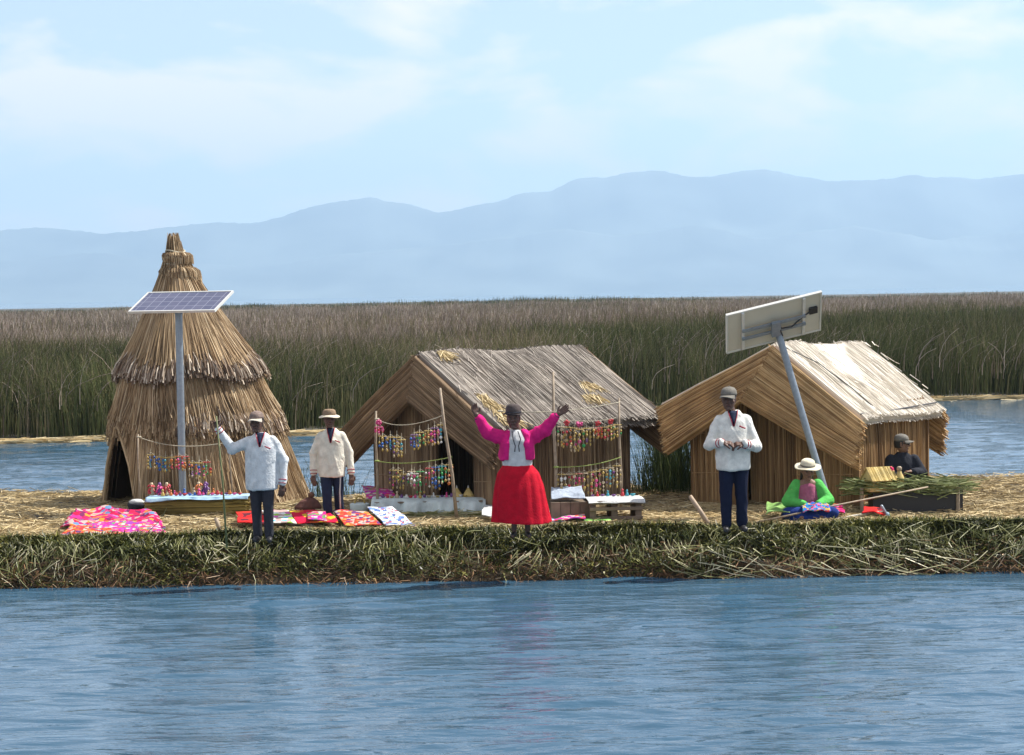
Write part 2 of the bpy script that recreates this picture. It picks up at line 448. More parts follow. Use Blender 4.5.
near = [(-1100, 275), (-700, 262), (-300, 250), (0, 262), (97, 252), (180, 262), (260, 268), (330, 255), (420, 247), (500, 237), (560, 228), (620, 236), (700, 224), (760, 238), (850, 226), (930, 240), (1060, 226), (1300, 250), (1700, 240), (2100, 265)]
mountains('foothills', near, 12000, 900, 11, (.11, .125, .11))

hz = MB(); hz.box((0, 7400, 389), (12400, 15600, 781))
hm = bpy.data.materials.new('haze_air'); hm.use_nodes = True
hn = hm.node_tree; hn.nodes.clear()
ho = hn.nodes.new('ShaderNodeOutputMaterial'); hv = hn.nodes.new('ShaderNodeVolumePrincipled')
hv.inputs['Color'].default_value = (.475, .65, .83, 1); hv.inputs['Density'].default_value = 1.35e-4; hv.inputs['Anisotropy'].default_value = .25
hn.links.new(hv.outputs[0], ho.inputs['Volume'])
tag(hz.build('haze', hm), 'pale blue air in front of the mountains', kind='stuff')

# ------------------------------------------------------------------ setting: the floating island
def back_edge(x):
    return 37.4 + .25*np.sin(x*1.3) - 2.6*np.exp(-((x+2.75)/.75)**2) - 2.3*np.exp(-((x-2.25)/.42)**2)
def crest(x): return 29.95 + .07*vn(x, x*0, 1.5, 21)
def top_z(x, y): return G + .13*np.exp(-((y-30.9)/.22)**2)/(1+np.exp(-(x+3.7)*14))/(1+np.exp((x+1.4)*14)) + .035*vn(x, y, 2.2, 22) + .02*vn(x, y, 6, 23) - .02
XR = 12.5
def bank_pt(x, s):        # s 0 (water line) .. 1 (crest)
    c = crest(x)
    y = c - .72*(1-s)**1.5 - .04 + .07*vn(x, s*3, 3.0, 25)
    z = -.02 + (G+.015)*np.sin(np.clip(s, 0, 1)*PI/2)**.95 + .03*vn(x, s*2, 4, 26)
    return y, z
def island():
    xs = np.linspace(-XR, XR, 380)
    rows = []
    for s in np.linspace(-.25, 1, 12):
        y, z = bank_pt(xs, max(s, 0)); z = z if s >= 0 else z*0 - .35
        rows.append(np.stack([xs, y, z], -1))
    for k in np.linspace(.03, 1, 60):
        c = crest(xs); y = c + (back_edge(xs)-c)*k; rows.append(np.stack([xs, y, top_z(xs, y)], -1))
    y = back_edge(xs); rows.append(np.stack([xs, y+.15, xs*0+.2], -1)); rows.append(np.stack([xs, y+.25, xs*0-.4], -1))
    mb = MB(); mb.grid(np.array(rows))
    m = strandmat('island_peat', [(0, (.045, .032, .016)), (1, (.10, .075, .036))], pscale=5, patch=.6)
    tag(mb.build('island_ground', m, smooth=True), kind='structure')
island()

def straw_cover():
    mb = MB()
    n = 42000
    x = rng.uniform(-9.5, 9.5, n); k = rng.random(n)**1.6; c = crest(x)+.0; y = c + (back_edge(x)-c)*k
    z = top_z(x, y) + rng.uniform(0, .05, n)
    a = rng.normal(0, .9, n); l = rng.uniform(.06, .34, n)
    d = np.stack([np.cos(a)*l, np.sin(a)*l, rng.normal(0, .05, n)*l*2.5], -1); p = np.stack([x, y, z], -1)
    mb.strands(p-d/2, p+d/2, rng.uniform(.006, .014, n), .005, rnd=np.clip(rng.normal(.55, .25, n), 0, 1))
    tag(mb.build('straw_litter', M['straw']), 'golden dry straw strewn over the top of the island', kind='stuff')
    # cut green reed leaves on the bank
    mb = MB(); n = 88000
    x = rng.uniform(-10, 10, n); s = np.clip(rng.beta(1.7, 1.1, n)*1.05-.10*vn(x, x*0, 2.1, 35), .06, 1.0)
    y, z = bank_pt(x, s)
    over = rng.random(n) < .07                                   # spills back over the crest
    y = np.where(over, crest(x)+np.abs(rng.normal(0, .12, n)), y); z = np.where(over, top_z(x, y)-.02, z)
    lump = .11*np.clip(vn(x, s*4, 3.2, 31), -1, 1)+.06*vn(x, s*4, 13, 32)
    y = y - .03 - lump; z = z + rng.uniform(0, .04, n) + lump*.35
    l = rng.uniform(.04, .13, n); th = rng.uniform(0, 2*PI, n); ph = rng.normal(0, .55, n)
    d = np.stack([np.cos(th)*np.cos(ph), np.sin(th)*np.cos(ph)*.8, np.sin(ph)], -1)*l[:, None]
    p = np.stack([x, y, z], -1)
    mb.strands(p, p+d, rng.uniform(.014, .034, n), .004, rnd=np.clip(rng.normal(.45, .27, n)+.15*vn(x, s*3, 1.1, 33), 0, 1), flat=.25,
               bend=rng.normal(0, .008, (n, 3)), segs=2)
    tag(mb.build('cut_green_leaves', M['leaf']), 'cut green reed leaves heaped along the island bank', kind='stuff')
    mb = MB(); n = 5200
    x = rng.uniform(-10, 10, n); s = np.clip(rng.beta(1.1, 3.0, n)*.75, 0, .55); y, z = bank_pt(x, s)
    l = rng.uniform(.04, .2, n); d = np.stack([rng.normal(0, .7, n), -np.abs(rng.normal(0, .25, n))-.1, rng.normal(-.35, .35, n)], -1)
    d = d/np.linalg.norm(d, axis=1)[:, None]*l[:, None]; p = np.stack([x, y-.02-rng.uniform(0, .08, n), z+.01], -1)
    mb.strands(p, p+d, rng.uniform(.007, .018, n), .006, rnd=np.clip(rng.normal(.42, .28, n), 0, 1))
    tag(mb.build('rotting_reed_layer', M['root']), 'brown rotting reed ends just above the waterline', kind='stuff')
    # long stalks fallen down the bank
    mb = MB(); n = 420
    x = rng.uniform(-10, 10, n); s0 = rng.uniform(.25, 1.0, n); y, z = bank_pt(x, s0)
    l = rng.uniform(.15, .55, n); a = rng.normal(0, .75, n) + .35*vn(x, x*0, .9, 41)
    d = np.stack([np.sin(a)*l, -rng.uniform(.12, .4, n)*l, -np.cos(a)*l*.85], -1)
    p = np.stack([x, y-.08, z+.06], -1); e = p+d; e[:, 2] = np.maximum(e[:, 2], .005); e[:, 1] = np.minimum(e[:, 1], bank_pt(x, 0)[0]*.3+e[:, 1]*.7)-.05
    mb.strands(p, e, rng.uniform(.007, .016, n), .005, bend=rng.normal(0, .03, (n, 3)), segs=3, rnd=np.clip(rng.normal(.40, .3, n), 0, 1))
    # bunches hanging almost to the water
    n = 1900; cxs = rng.uniform(-10, 10, 230); ci = rng.integers(0, 230, n); x = cxs[ci]+rng.normal(0, .10, n); s0 = np.clip(rng.uniform(.25, .75, 230)[ci]+rng.normal(0, .08, n), .1, .9)
    y, z = bank_pt(x, s0); l = rng.uniform(.12, .34, n); a = rng.normal(0, .45, 230)[ci]+rng.normal(0, .22, n)
    d = np.stack([np.sin(a)*l, -rng.uniform(.15, .5, n)*l, -np.cos(a)*l*.9], -1); p = np.stack([x, y-.10, z+.05], -1); e = p+d; e[:, 2] = np.maximum(e[:, 2], .0)
    mb.strands(p, e, rng.uniform(.006, .014, n), .004, bend=rng.normal(0, .012, (n, 3)), segs=2, rnd=np.clip(rng.uniform(.1, .9, 230)[ci]+rng.normal(0, .2, n), 0, 1))
    # a denser tangle under the standing man on the right
    n = 100
    x = rng.uniform(1.9, 5.6, n); s0 = rng.uniform(.02, .5, n); y, z = bank_pt(x, s0)
    l = rng.uniform(.25, .75, n); a = np.where(rng.random(n) < .7, rng.normal(1.1, .3, n), rng.normal(-.9, .4, n))
    d = np.stack([np.sin(a)*l, -rng.uniform(.1, .3, n)*l, -np.cos(a)*l*.7], -1); p = np.stack([x-d[:, 0]*.5, y-.1, z+.08], -1); e = p+d; e[:, 2] = np.maximum(e[:, 2], .01)
    mb.strands(p, e, rng.uniform(.009, .018, n), .006, bend=rng.normal(0, .02, (n, 3)), segs=2, rnd=np.clip(rng.normal(.6, .28, n), 0, 1))
    tag(mb.build('fallen_reed_stalks', M['stalk']), 'long pale reed stalks fallen across the bank', kind='stuff')
    # loose leaning green blades
    mb = MB(); n = 5200
    x = rng.uniform(-9, 9, n); k = rng.random(n); y = crest(x)+.08+k**2*1.0; z = top_z(x, y)
    a = rng.uniform(0, 2*PI, n); l = rng.uniform(.05, .22, n)
    d = np.stack([np.cos(a)*.8, np.sin(a)*.5, rng.uniform(.1, .6, n)], -1)*l[:, None]
    p = np.stack([x, y, z], -1)
    keep = rng.random(n) < np.exp(-k*2.2)
    mb.strands(p[keep], (p+d)[keep], .012, .003, bend=rng.normal(0, .01, (keep.sum(), 3)), segs=2)
    tag(mb.build('fresh_reed_blades', M['tuft']), 'short fresh reed blades lying behind the crest of the bank', kind='stuff')
straw_cover()

# ------------------------------------------------------------------ reed marsh beyond the channel
def marsh_edge(x): return 66.5 + 7*np.tanh((x-.3)/5.0) + .9*vn(x, x*0, .35, 51)
def marsh():
    xs = np.concatenate([-np.geomspace(2600, 30, 14), np.linspace(-28, 28, 120), np.geomspace(30, 2600, 14)])
    ys = np.array([0, .5, 10, 40, 100, 240, 540, 840, 1240.])
    X, Yo = np.meshgrid(xs, ys); Y = Yo + marsh_edge(X)
    Z = np.where(Yo < .4, -.3, .12)
    mb = MB(); mb.grid(np.stack([X, Y, Z], -1))
    tag(mb.build('marsh_ground', solid('marsh_mud', (.045, .04, .025), var=.4, scale=.5)), kind='structure')
    mb = MB()
    def zone(n, y0, y1, k, wd, h0, h1, segs, sig):
        m = n//26; cy_ = np.exp(rng.uniform(math.log(y0), math.log(y1), m)); cx_ = rng.uniform(-1, 1, m)*(cy_*k+5)
        ch = rng.normal(1, .10, m)+.10*vn(cx_, cy_, 26/cy_.mean(), 52); ct = rng.normal(0, .10, m); cl = rng.normal(.06, .13, m)
        ci = rng.integers(0, m, n); x = cx_[ci]+rng.normal(0, sig, n); y = cy_[ci]+rng.normal(0, sig, n)
        y = np.maximum(y, 64+rng.uniform(0, .6, n))
        y = y + (marsh_edge(x)-64)*np.exp(-(y-64)/60)
        h = rng.uniform(h0, h1, n)*ch[ci]
        lean = np.stack([(cl[ci]+rng.normal(0, .13, n)+.16*vn(x, y, 24/y.mean(), 61))*h, rng.normal(0, .1, n)*h], -1)
        far_ = y > 430; h = h*np.where(far_, 1+.30*np.clip(vn(x, x*0, .05, 63)+.8*vn(x, x*0, .16, 64)+.4*vn(x, x*0, .5, 65), -.3, 1.2), 1)
        p0 = np.stack([x, y, np.full(n, .05)], -1); p1 = np.stack([x+lean[:, 0], y+lean[:, 1], h], -1)
        bend = np.stack([-lean[:, 0]*.25, -lean[:, 1]*.25, h*0+.02], -1)
        u = x/y                                                     # greener towards the channel and on the right-hand side
        dry = np.clip((np.log(y/64) - .16 - .85*np.clip(u*5, -.1, .9) - .30*vn(u*40, np.log(y)*9, 1, 54) + .12*vn(u*150, np.log(y)*20, 1, 56))/.4, 0, 1)
        tone = .28 + .16*vn(x, y, 14/y.mean(), 55) + .50*dry + ct[ci]
        rn = np.clip(rng.normal(0, .13, n)+tone, 0, 1)
        rn = np.where(far_, np.clip(rng.normal(.16, .12, n)+.5*np.clip((500-y)/70, 0, 1), 0, 1), rn)
        mb.strands(p0, p1, wd*rng.uniform(.7, 1.3, n), wd*.25, bend=bend, segs=segs, rnd=rn)
    zone(60000, 64, 82, .30, .026, 1.3, 2.2, 3, .28)
    zone(84000, 78, 135, .29, .042, 1.4, 2.1, 2, .42)
    zone(84000, 130, 330, .27, .085, 1.4, 2.1, 1, .8)
    zone(52000, 320, 540, .26, .15, 1.5, 2.1, 1, 1.2)
    n = 5200                                                       # pale dead blades with drooping heads
    x = rng.uniform(-24, 24, n); y = marsh_edge(x)+rng.uniform(0, 20, n); h = rng.uniform(1.2, 2.3, n)
    p0 = np.stack([x, y, h*.45], -1); dx = rng.normal(.3, .35, n); p1 = np.stack([x+dx, y-.1, h], -1)
    mb.strands(p0, p1, .026, .010, bend=np.stack([-dx*.3, dx*0, dx*0+.1], -1), segs=4, rnd=rng.uniform(.45, 1, n))
    tag(mb.build('reed_marsh', M['reed']), 'wide marsh of tall green and brown reeds behind the channel', kind='stuff')
    # pale broken reeds floating along the marsh edge
    mb = MB(); n = 2600
    x = rng.uniform(-22, 22, n); y = marsh_edge(x) - np.abs(rng.normal(0, .25, n)); l = rng.uniform(.2, .9, n); a = rng.normal(0, .15, n)
    p = np.stack([x, y, rng.uniform(.0, .12, n)], -1); d = np.stack([np.cos(a)*l, np.sin(a)*l, rng.normal(0, .03, n)], -1)
    mb.strands(p, p+d, .03, .02, rnd=rng.uniform(.2, 1, n))
    tag(mb.build('floating_dead_reeds', M['straw']), 'pale dead reeds floating along the edge of the marsh', kind='stuff')
marsh()

def water_reeds(name, label, cx, cy, sx_, sy_, n, h0, h1, seed):
    r = np.random.default_rng(seed); mb = MB()
    x = r.normal(cx, sx_, n); y = r.normal(cy, sy_, n); h = r.uniform(h0, h1, n)*np.exp(-((x-cx)/(sx_*2.6))**2)
    p0 = np.stack([x, y, h*0-.05], -1); ln = r.normal(0, .13, (n, 2))*h[:, None]
    p1 = np.stack([x+ln[:, 0], y+ln[:, 1], h], -1)
    mb.strands(p0, p1, .014, .005, bend=np.stack([-ln[:, 0]*.3, -ln[:, 1]*.3, h*0], -1), segs=3, rnd=r.beta(2, 3, n))
    tag(mb.build(name, M['tuft']), label, kind='stuff')
water_reeds('channel_reeds', 'thin dark green reeds in the gap between the two pitched huts', 2.36, 35.4, .30, .35, 900, .8, 2.0, 1)
water_reeds('channel_reeds', 'low sparse reeds at the water between the conical hut and the grey hut', -2.85, 35.7, .45, .3, 200, .6, 1.15, 2)

# ------------------------------------------------------------------ the conical hut
def tower():
    c0 = gnd(207, 508); base = Vector((c0.x, 35.35, G-.02))
    base.x = at(207, 500, 35.35).x
    root = empty('conical_hut', base, 'tall conical thatched reed hut with a pointed bound peak and dark doorway', 'hut')
    lean = -.105
    pr_h = np.array([0, .4, .9, 1.25, 1.6, 1.9, 2.15, 2.42, 2.76, 3.1, 3.38, 3.53, 3.80, 3.95])
    pr_r = np.array([1.46, 1.38, 1.27, 1.20, 1.10, 1.0, .90, .78, .57, .33, .20, .165, .095, .08])
    rad = lambda h: np.interp(h, pr_h, pr_r)
    DA = R(-90-55)                                     # the doorway's direction
    def wrap(a): return (a+PI) % (2*PI) - PI
    def indoor(a, h): return (np.abs(wrap(a-DA)) < R(21)*np.clip(1-h/1.15, 0, 1)**.45) & (h < 1.1)
    def P(a, h, r):
        a, h, r = np.broadcast_arrays(a, h, r); return np.stack([lean*h + r*np.cos(a), r*np.sin(a), h], -1)
    def shell(mb, h0, h1, nh=12, na=150, inset=.05):
        hs = np.linspace(h0, h1, nh); an = np.linspace(0, 2*PI, na+1)
        for i in range(nh-1):
            a0 = an[:-1]; a1 = an[1:]
            ok = ~indoor((a0+a1)/2, (hs[i]+hs[i+1])/2)
            for off, flip in ((inset, 1), (inset+.06, -1)):
                v = np.stack([P(a0, hs[i], rad(hs[i])-off), P(a1, hs[i], rad(hs[i])-off), P(a1, hs[i+1], rad(hs[i+1])-off), P(a0, hs[i+1], rad(hs[i+1])-off)], 1)[ok]
                q = np.arange(len(v)*4).reshape(-1, 4)
                mb.add(v.reshape(-1, 3), q if flip == 1 else q[:, ::-1], rnd=.15)
    def layer(mb, n, ht, hb, jt, jb, outb, wmin, wmax, bulge=.03, twist=.07, rn=None):
        a = rng.uniform(0, 2*PI, n); h1 = ht+rng.normal(0, jt, n); h0 = np.maximum(hb+rng.normal(0, jb, n), .0)
        a2 = a+rng.normal(.02, twist, n)
        m = ~((np.abs(wrap(a-DA)) < R(21)) & (h0 < .6)); a2 = np.where(m & (np.abs(wrap(a2-DA)) < R(21)) & (h0 < .6), a, a2)
        tr = indoor(a, h0+.05) & ~m
        # over the doorway the reeds stop at the lintel
        for i in np.where(~m)[0]:
            da = abs(wrap(a[i]-DA))/R(21)
            h0[i] = min(h1[i]-.1, 1.15*(1-min(da, .98)**(1/.45))) if da < 1 else h0[i]
            a2[i] = a[i]
        q0 = P(a, h1, rad(h1)+rng.uniform(-.03, .02, n)); q1 = P(a2, h0, rad(h0)+outb+rng.uniform(-.02, .05, n))
        rdir = np.stack([np.cos(a), np.sin(a), a*0], -1)
        mid = P((a+a2)/2, (h0+h1)/2, rad((h0+h1)/2))
        bend = mid-(q0+q1)/2 + rdir*bulge*rng.uniform(-.2, 1, n)[:, None]
        mb.strands(q0, q1, rng.uniform(wmin, wmax, n)*.8, rng.uniform(wmin, wmax, n), bend=bend, segs=4,
                   rnd=np.clip(rng.normal(.5, .24, n)+.12*np.sin(a*9+h1), 0, 1) if rn is None else rn(n))
    mb = MB(); shell(mb, 0, 2.2); layer(mb, 6000, 1.45, .02, .1, .05, .03, .011, .023)
    mb.build('lower_thatch', M['tower'], root)
    mb = MB(); layer(mb, 4400, 2.05, 1.10, .05, .09, .05, .010, .021); mb.build('middle_thatch', M['tower'], root)
    mb = MB(); shell(mb, 2.0, 3.7, inset=.04); layer(mb, 4600, 3.35, 1.98, .12, .05, .06, .010, .020, bulge=.02, twist=.05)
    layer(mb, 1500, 2.75, 2.0, .25, .05, .07, .010, .02, bulge=.02)
    mb.build('upper_thatch', M['tower'], root)
    def fringe(h, n, out, drop, part):
        mb = MB(); a = rng.uniform(0, 2*PI, n)
        if part: a = rng.uniform(R(-95), R(50), n)
        hh = h + .05*np.sin(a*5+h) + rng.normal(0, .03, n)
        q0 = P(a, hh+.22, rad(hh+.22)-.01); q1 = P(a+rng.normal(0, .05, n), hh-drop*rng.uniform(.4, 1.1, n), rad(hh)+out*rng.uniform(.45, 1.2, n))
        ok = ~((np.abs(wrap(a-DA)) < R(15)) & (h < 1.0))
        mb.strands(q0[ok], q1[ok], .014, .021, bend=np.stack([np.cos(a), np.sin(a), a*0+1], -1)[ok]*.03, segs=3, rnd=np.clip(rng.normal(.55, .33, ok.sum()), 0, 1))
        mb.build('thatch_fringe', M['tower_fringe'], root)
    fringe(1.95, 2400, .15, .12, 0); fringe(1.13, 800, .09, .07, 1)
    mb = MB()
    n = 520; a = rng.uniform(0, 2*PI, n); h0 = rng.uniform(3.05, 3.38, n); h1 = rng.uniform(3.66, 3.96, n)
    mb.strands(P(a, h0, rad(h0)+.0), P(a+.2, h1, rad(h1)*rng.uniform(.2, 1, n)+rng.normal(0, .02, n)), .016, .008, segs=3, bend=-np.stack([np.cos(a), np.sin(a), a*0], -1)*.02)
    n = 420; a = rng.uniform(0, 2*PI, n)                 # puffs of reed standing out below each tie
    for hh, dr in ((3.67, .17), (3.46, .22)):
        mb.strands(P(a, hh, rad(hh)*.9), P(a, hh-dr*rng.uniform(.6, 1.1, n), rad(hh-dr)+.010+.032*(1+np.cos(a-.3))), .016, .012, segs=3, bend=np.stack([np.cos(a), np.sin(a), a*0+.5], -1)*.05)
    mb.build('peak_bundle', M['tower'], root)
    for hh in (3.68, 3.48, 3.33):
        mb = MB(); an = np.linspace(0, 2*PI, 25); mb.tube(P(an, hh+.02*np.sin(an*2), rad(hh)+.012), .013, 6); mb.build('binding_rope', M['rope'], root)
    mb = MB()                                             # sticks framing the doorway
    for s in (-1, 1):
        a = DA+s*R(21); mb.tube([P(a, 0, rad(0)+.05), P(DA+s*R(15), .6, rad(.6)+.06), P(DA+s*R(2), 1.15, rad(1.1)+.07)], .025, 6, rnd=.7)
    mb.build('door_frame', M['tower'], root)
tower()

# ------------------------------------------------------------------ pitched reed huts
def pitched_hut(label, mid, g, wl, wr, length, zr, el_, er_, osl, osr, fo, bo, fl, mw, mf, mr, door, patches, zr2=None, seed=0):
    r_ = np.random.default_rng(seed)
    root = empty('pitched_hut', (mid[0], mid[1], G-.02), label, 'hut', rot=(0, 0, math.atan2(g[1], g[0])))
    # local frame: x along the gable (left to right), y along the ridge (away), z up
    zr2 = zr if zr2 is None else zr2
    def rh(x, y=0):
        zz = zr + (zr2-zr)*np.clip(y/length, 0, 1)
        return np.where(x < 0, zz + (el_-zr)*(-x)/(wl+osl), zz + (er_-zr)*x/(wr+osr))
    def sag(mb):
        for v in mb.v:
            k = np.clip(v[:, 2], 0, None)/2
            v[:, 2] += k*.055*vn(v[:, 0], v[:, 1], 2.4, seed+80); v[:, 0] += k*.03*vn(v[:, 1], v[:, 2], 3, seed+81)
    def mat_sheet(name, A, B, Dn, E, mat, n, wd, th=.05, jit=.04, tone=0.0, par=None, cols=None, scr=.015):
        # A-B: upper edge, E-Dn: lower edge (A above E, B above Dn); reeds run from upper to lower edge
        A, B, Dn, E = (np.array(q, float) for q in (A, B, Dn, E)); mb = MB()
        nn = np.cross(B-A, E-A); nn /= np.linalg.norm(nn)
        v = []
        for o in (-th/2, th/2):
            for q in (A, B, Dn, E): v.append(q+nn*o)
        mb.add(v, [[0,1,2,3],[7,6,5,4],[0,4,5,1],[1,5,6,2],[2,6,7,3],[3,7,4,0]], rnd=.3)
        for sgn in (-1, 1):
            n2 = n; u = np.sort(r_.uniform(.005, .995, n)); off = nn*(sgn*(th/2+.004)); k0 = r_.normal(0, .012, n); k1 = 1+r_.normal(0, jit*.5, n)+np.where(r_.random(n) < .08, jit*1.2, 0)
            T = A+(B-A)*u[:, None]; u2 = np.clip(u+r_.normal(0, scr, n), .004, .996); Bt = E+(Dn-E)*u2[:, None]
            p0 = T+(Bt-T)*k0[:, None]; p1 = T+(Bt-T)*k1[:, None]
            lift = nn*sgn*r_.uniform(0, .02, n)[:, None]
            mb.strands(p0+off+lift*.3, p1+off+lift, r_.uniform(wd*.6, wd*1.3, n), r_.uniform(wd*.6, wd*1.2, n), bend=lift*.5+r_.normal(0, .005, (n, 3)), segs=3,
                       rnd=np.clip(r_.normal(.5+tone, .28, n)+.15*np.sin(u*37), 0, 1))
        sag(mb)
        return mb.build(name, mat, par or root)
    # walls from vertical strips under the roof line
    def gable_wall(name, y, dr):
        mb = MB(); xs = np.arange(-wl, wr, .08)
        for x in xs:
            h = float(rh(x+.04, y))-.05
            z0 = 0
            if dr and dr[0] < x < dr[1]: z0 = dr[2]
            if z0 < h: mb.box((x+.04, y, (z0+h)/2), (.08, .05, h-z0), rnd=.2)
        sag(mb); n = 760
        for off in (-.032, .032):
            x = r_.uniform(-wl, wr, n); h = rh(x, y)-.03; z0 = np.zeros(n)
            if dr: z0 = np.where((x > dr[0]) & (x < dr[1]), dr[2]+r_.normal(0, .05, n), 0)
            mb.strands(np.stack([x, x*0+y+off, z0], -1), np.stack([x+r_.normal(0, .02, n), x*0+y+off+r_.uniform(-.01, .01, n), h], -1), .015, .012, segs=2, bend=r_.normal(0, .006, (n, 3)),
                       rnd=np.clip(r_.normal(.5, .25, n)+.2*np.sin(x*11), 0, 1))
        for z in (.45, 1.0):
            for (a, b) in (((-wl, dr[0]), (dr[1], wr)) if dr else ((-wl, wr),)):
                mb.tube([(a, y-.045, z), (b, y-.045, z+.02)], .006, 4, rnd=.9)
        mb.build(name, mw, root)
    gable_wall('front_wall', 0, door); gable_wall('back_wall', length, None)
    hl = float(rh(-wl))-.03; hr = float(rh(wr))-.03
    mat_sheet('side_wall', (wr, .03, hr), (wr, length-.03, hr), (wr, length-.03, 0), (wr, .03, 0), mw, 760, .015, jit=.0)
    mat_sheet('side_wall', (-wl, .03, hl), (-wl, length-.03, hl), (-wl, length-.03, 0), (-wl, .03, 0), mw, 500, .018, jit=.0)
    # roof slopes
    y0, y1 = -fo, length+bo
    a = (0, y0, zr); b = (0, y1, zr2)
    sr = mat_sheet('roof', a, b, (wr+osr, y1, er_+(zr2-zr)), (wr+osr, y0, er_), mr, 1700, .015, th=.08, jit=(.018 if seed == 2 else .04), scr=.03)
    sl = mat_sheet('roof', (0, y0, zr+.005), (0, y1, zr2+.005), (-wl-osl, y1, el_+(zr2-zr)), (-wl-osl, y0, el_), mr, 900, .018, th=.08, jit=(.018 if seed == 2 else .04))
    # loose reeds, and lighter torn patches
    mb = MB(); slope = np.array([(wr+osr), 0, er_-zr]); sn = np.array([-(er_-zr), 0, wr+osr]); sn = sn/np.linalg.norm(sn)
    n = 90 if seed == 2 else 300; u = r_.random(n)*.95; yy = r_.uniform(y0, y1, n); l = r_.uniform(.05, .25, n)
    p = np.array([0, 0, zr])+slope*u[:, None]+np.stack([yy*0, yy, yy*0], -1)+sn*.065
    mb.strands(p, p+slope/np.linalg.norm(slope)*l[:, None]+np.stack([l*0, r_.normal(0, .06, n), l*.08], -1), .016, .01, rnd=r_.uniform(.3, 1, n))
    sag(mb); mb.build('loose_reeds', mr, sr)
    for (u0, yy0, du, dy) in patches:
        mb = MB(); n = 70; u = u0+du*r_.random(n); y = yy0+dy*(r_.random(n)-.5)*(.4+u*1.2); lay = sn*r_.uniform(.065, .10, n)[:, None]
        p = np.array([0, 0, zr])+slope*u[:, None]+np.stack([y*0, y, y*0], -1)+lay
        mb.strands(p, p+slope*.13*r_.uniform(.4, 1, n)[:, None]+np.stack([y*0, r_.normal(.0, .07, n), y*0], -1), .016, .012, rnd=r_.uniform(.2, 1, n))
        sag(mb); mb.build('torn_patch', M['straw'], sr)
    # gable flaps at both ends: mats hung from the roof's end, reeds along the slope
    for end, ye, dirn in (('front', y0-.05, -1), ('back', y1+.05, 1)):
        for side in (-1, 1):
            xe = side*((wr+osr) if side > 0 else (wl+osl)); ze = er_ if side > 0 else el_
            ax, ay, az = fl['apex']; ex, ez = fl['endr'] if side > 0 else fl['endl']
            zz = zr if dirn < 0 else zr2; dz = 0 if dirn < 0 else zr2-zr
            T = (0, ye, zz+.01); E_ = (xe, ye, ze+dz+.01); Ei = (xe+ex, ye+dirn*abs(ay)*.35, ze+dz+ez); Ti = (ax, ye+dirn*abs(ay), zz+az)
            # strands run along the slope: the 'upper' edge is T-Ti, the 'lower' edge is E-Ei
            mat_sheet('gable_flap', T, Ti, Ei, E_, mf, (760 if seed == 1 else 520), (.011 if seed == 1 else .016), th=.045, jit=.04, scr=.03)
    # ridge poles sticking out
    mb = MB(); mb.tube([(0, y0-.05, zr-.05), (0, y1+.06, zr2-.05)], .03, 8); mb.build('ridge_pole', M['pole_wood'], root)
    return root

hutA = pitched_hut('grey brown reed hut with a pitched roof behind the woman in pink', (-1.12, 33.0), (.66, -.75), 1.25, 1.28, 2.5, 2.14, 1.07, 1.18, .38, .36, .22, .36,
    dict(apex=(0, .10, -.62), endl=(.14, -.50), endr=(-.10, -.48)), M['hut_wall'], M['hut_flap'], M['hut_roof'], (.05, .92, 1.42),
    [(.60, .0, .12, .16), (.74, .03, .10, .16), (.88, .02, .08, .2), (.50, 2.1, .06, .25), (.02, .1, .04, .3), (.68, 1.9, .05, .3)], zr2=2.15, seed=1)
hutB = pitched_hut('golden reed hut with a bleached pitched roof behind the leaning pole', (3.66, 32.65), (.90, -.436), 1.3, 1.02, 3.3, 2.18, 1.36, 1.20, .33, .20, .25, .35,
    dict(apex=(-.36, .30, -.72), endl=(.12, -.60), endr=(-.10, -.60)), M['golden_wall'], M['golden_flap'], M['pale_roof'], (-.55, .22, 1.55), [], zr2=2.08, seed=2)
mb = MB(); mb.box((-.17, .34, .80), (.78, .03, 1.58), rnd=.3); n = 150; x = rng.uniform(-.56, .22, n); mb.strands(np.stack([x, x*0+.315, x*0], -1), np.stack([x+rng.normal(0, .03, n), x*0+.315, x*0+1.58], -1), .024, .02, segs=2); mb.build('hanging_mat', M['golden_wall'], hutB)
# dark rope along the bleached roof's eave, a part of that hut
mb = MB(); mb.tube([(1.20, -.24, 1.29), (1.20, 1.0, 1.27), (1.20, 2.2, 1.27), (1.20, 3.4, 1.27)], .012, 5); mb.tube([(.02, -.2, 2.24), (.45, .25, 1.96), (.85, .5, 1.60), (1.22, .55, 1.27)], .008, 5)
mb.build('tie_rope', M['black'], hutB)

# ------------------------------------------------------------------ solar panels
def cellmat():
    m, n, b = newmat('solar_cells')
    t = n.nodes.new('ShaderNodeTexCoord'); br = n.nodes.new('ShaderNodeTexBrick'); br.offset = 0
    br.inputs['Scale'].default_value = 1; br.inputs['Brick Width'].default_value = .147; br.inputs['Row Height'].default_value = .147
    br.inputs['Mortar Size'].default_value = .006; br.inputs['Color1'].default_value = (.065, .070, .125, 1); br.inputs['Color2'].default_value = (.085, .088, .145, 1); br.inputs['Mortar'].default_value = (.19, .20, .27, 1)
    n.links.new(t.outputs['Object'], br.inputs['Vector']); n.links.new(br.outputs['Color'], b.inputs['Base Color'])
    b.inputs['Roughness'].default_value = .22
    return m
M['cells'] = cellmat()
def frame_mb(W, Hh, t=.035, e=.022):
    mb = MB()
    mb.box((0, Hh/2-e/2, 0), (W, e, t)); mb.box((0, -Hh/2+e/2, 0), (W, e, t))
    mb.box((W/2-e/2, 0, 0), (e, Hh-2*e, t)); mb.box((-W/2+e/2, 0, 0), (e, Hh-2*e, t))
    return mb
def basis(x, y):
    x = Vector(x).normalized(); y = Vector(y); y = (y-x*y.dot(x)).normalized(); z = x.cross(y)
    return Matrix((x, y, z)).transposed().to_euler()
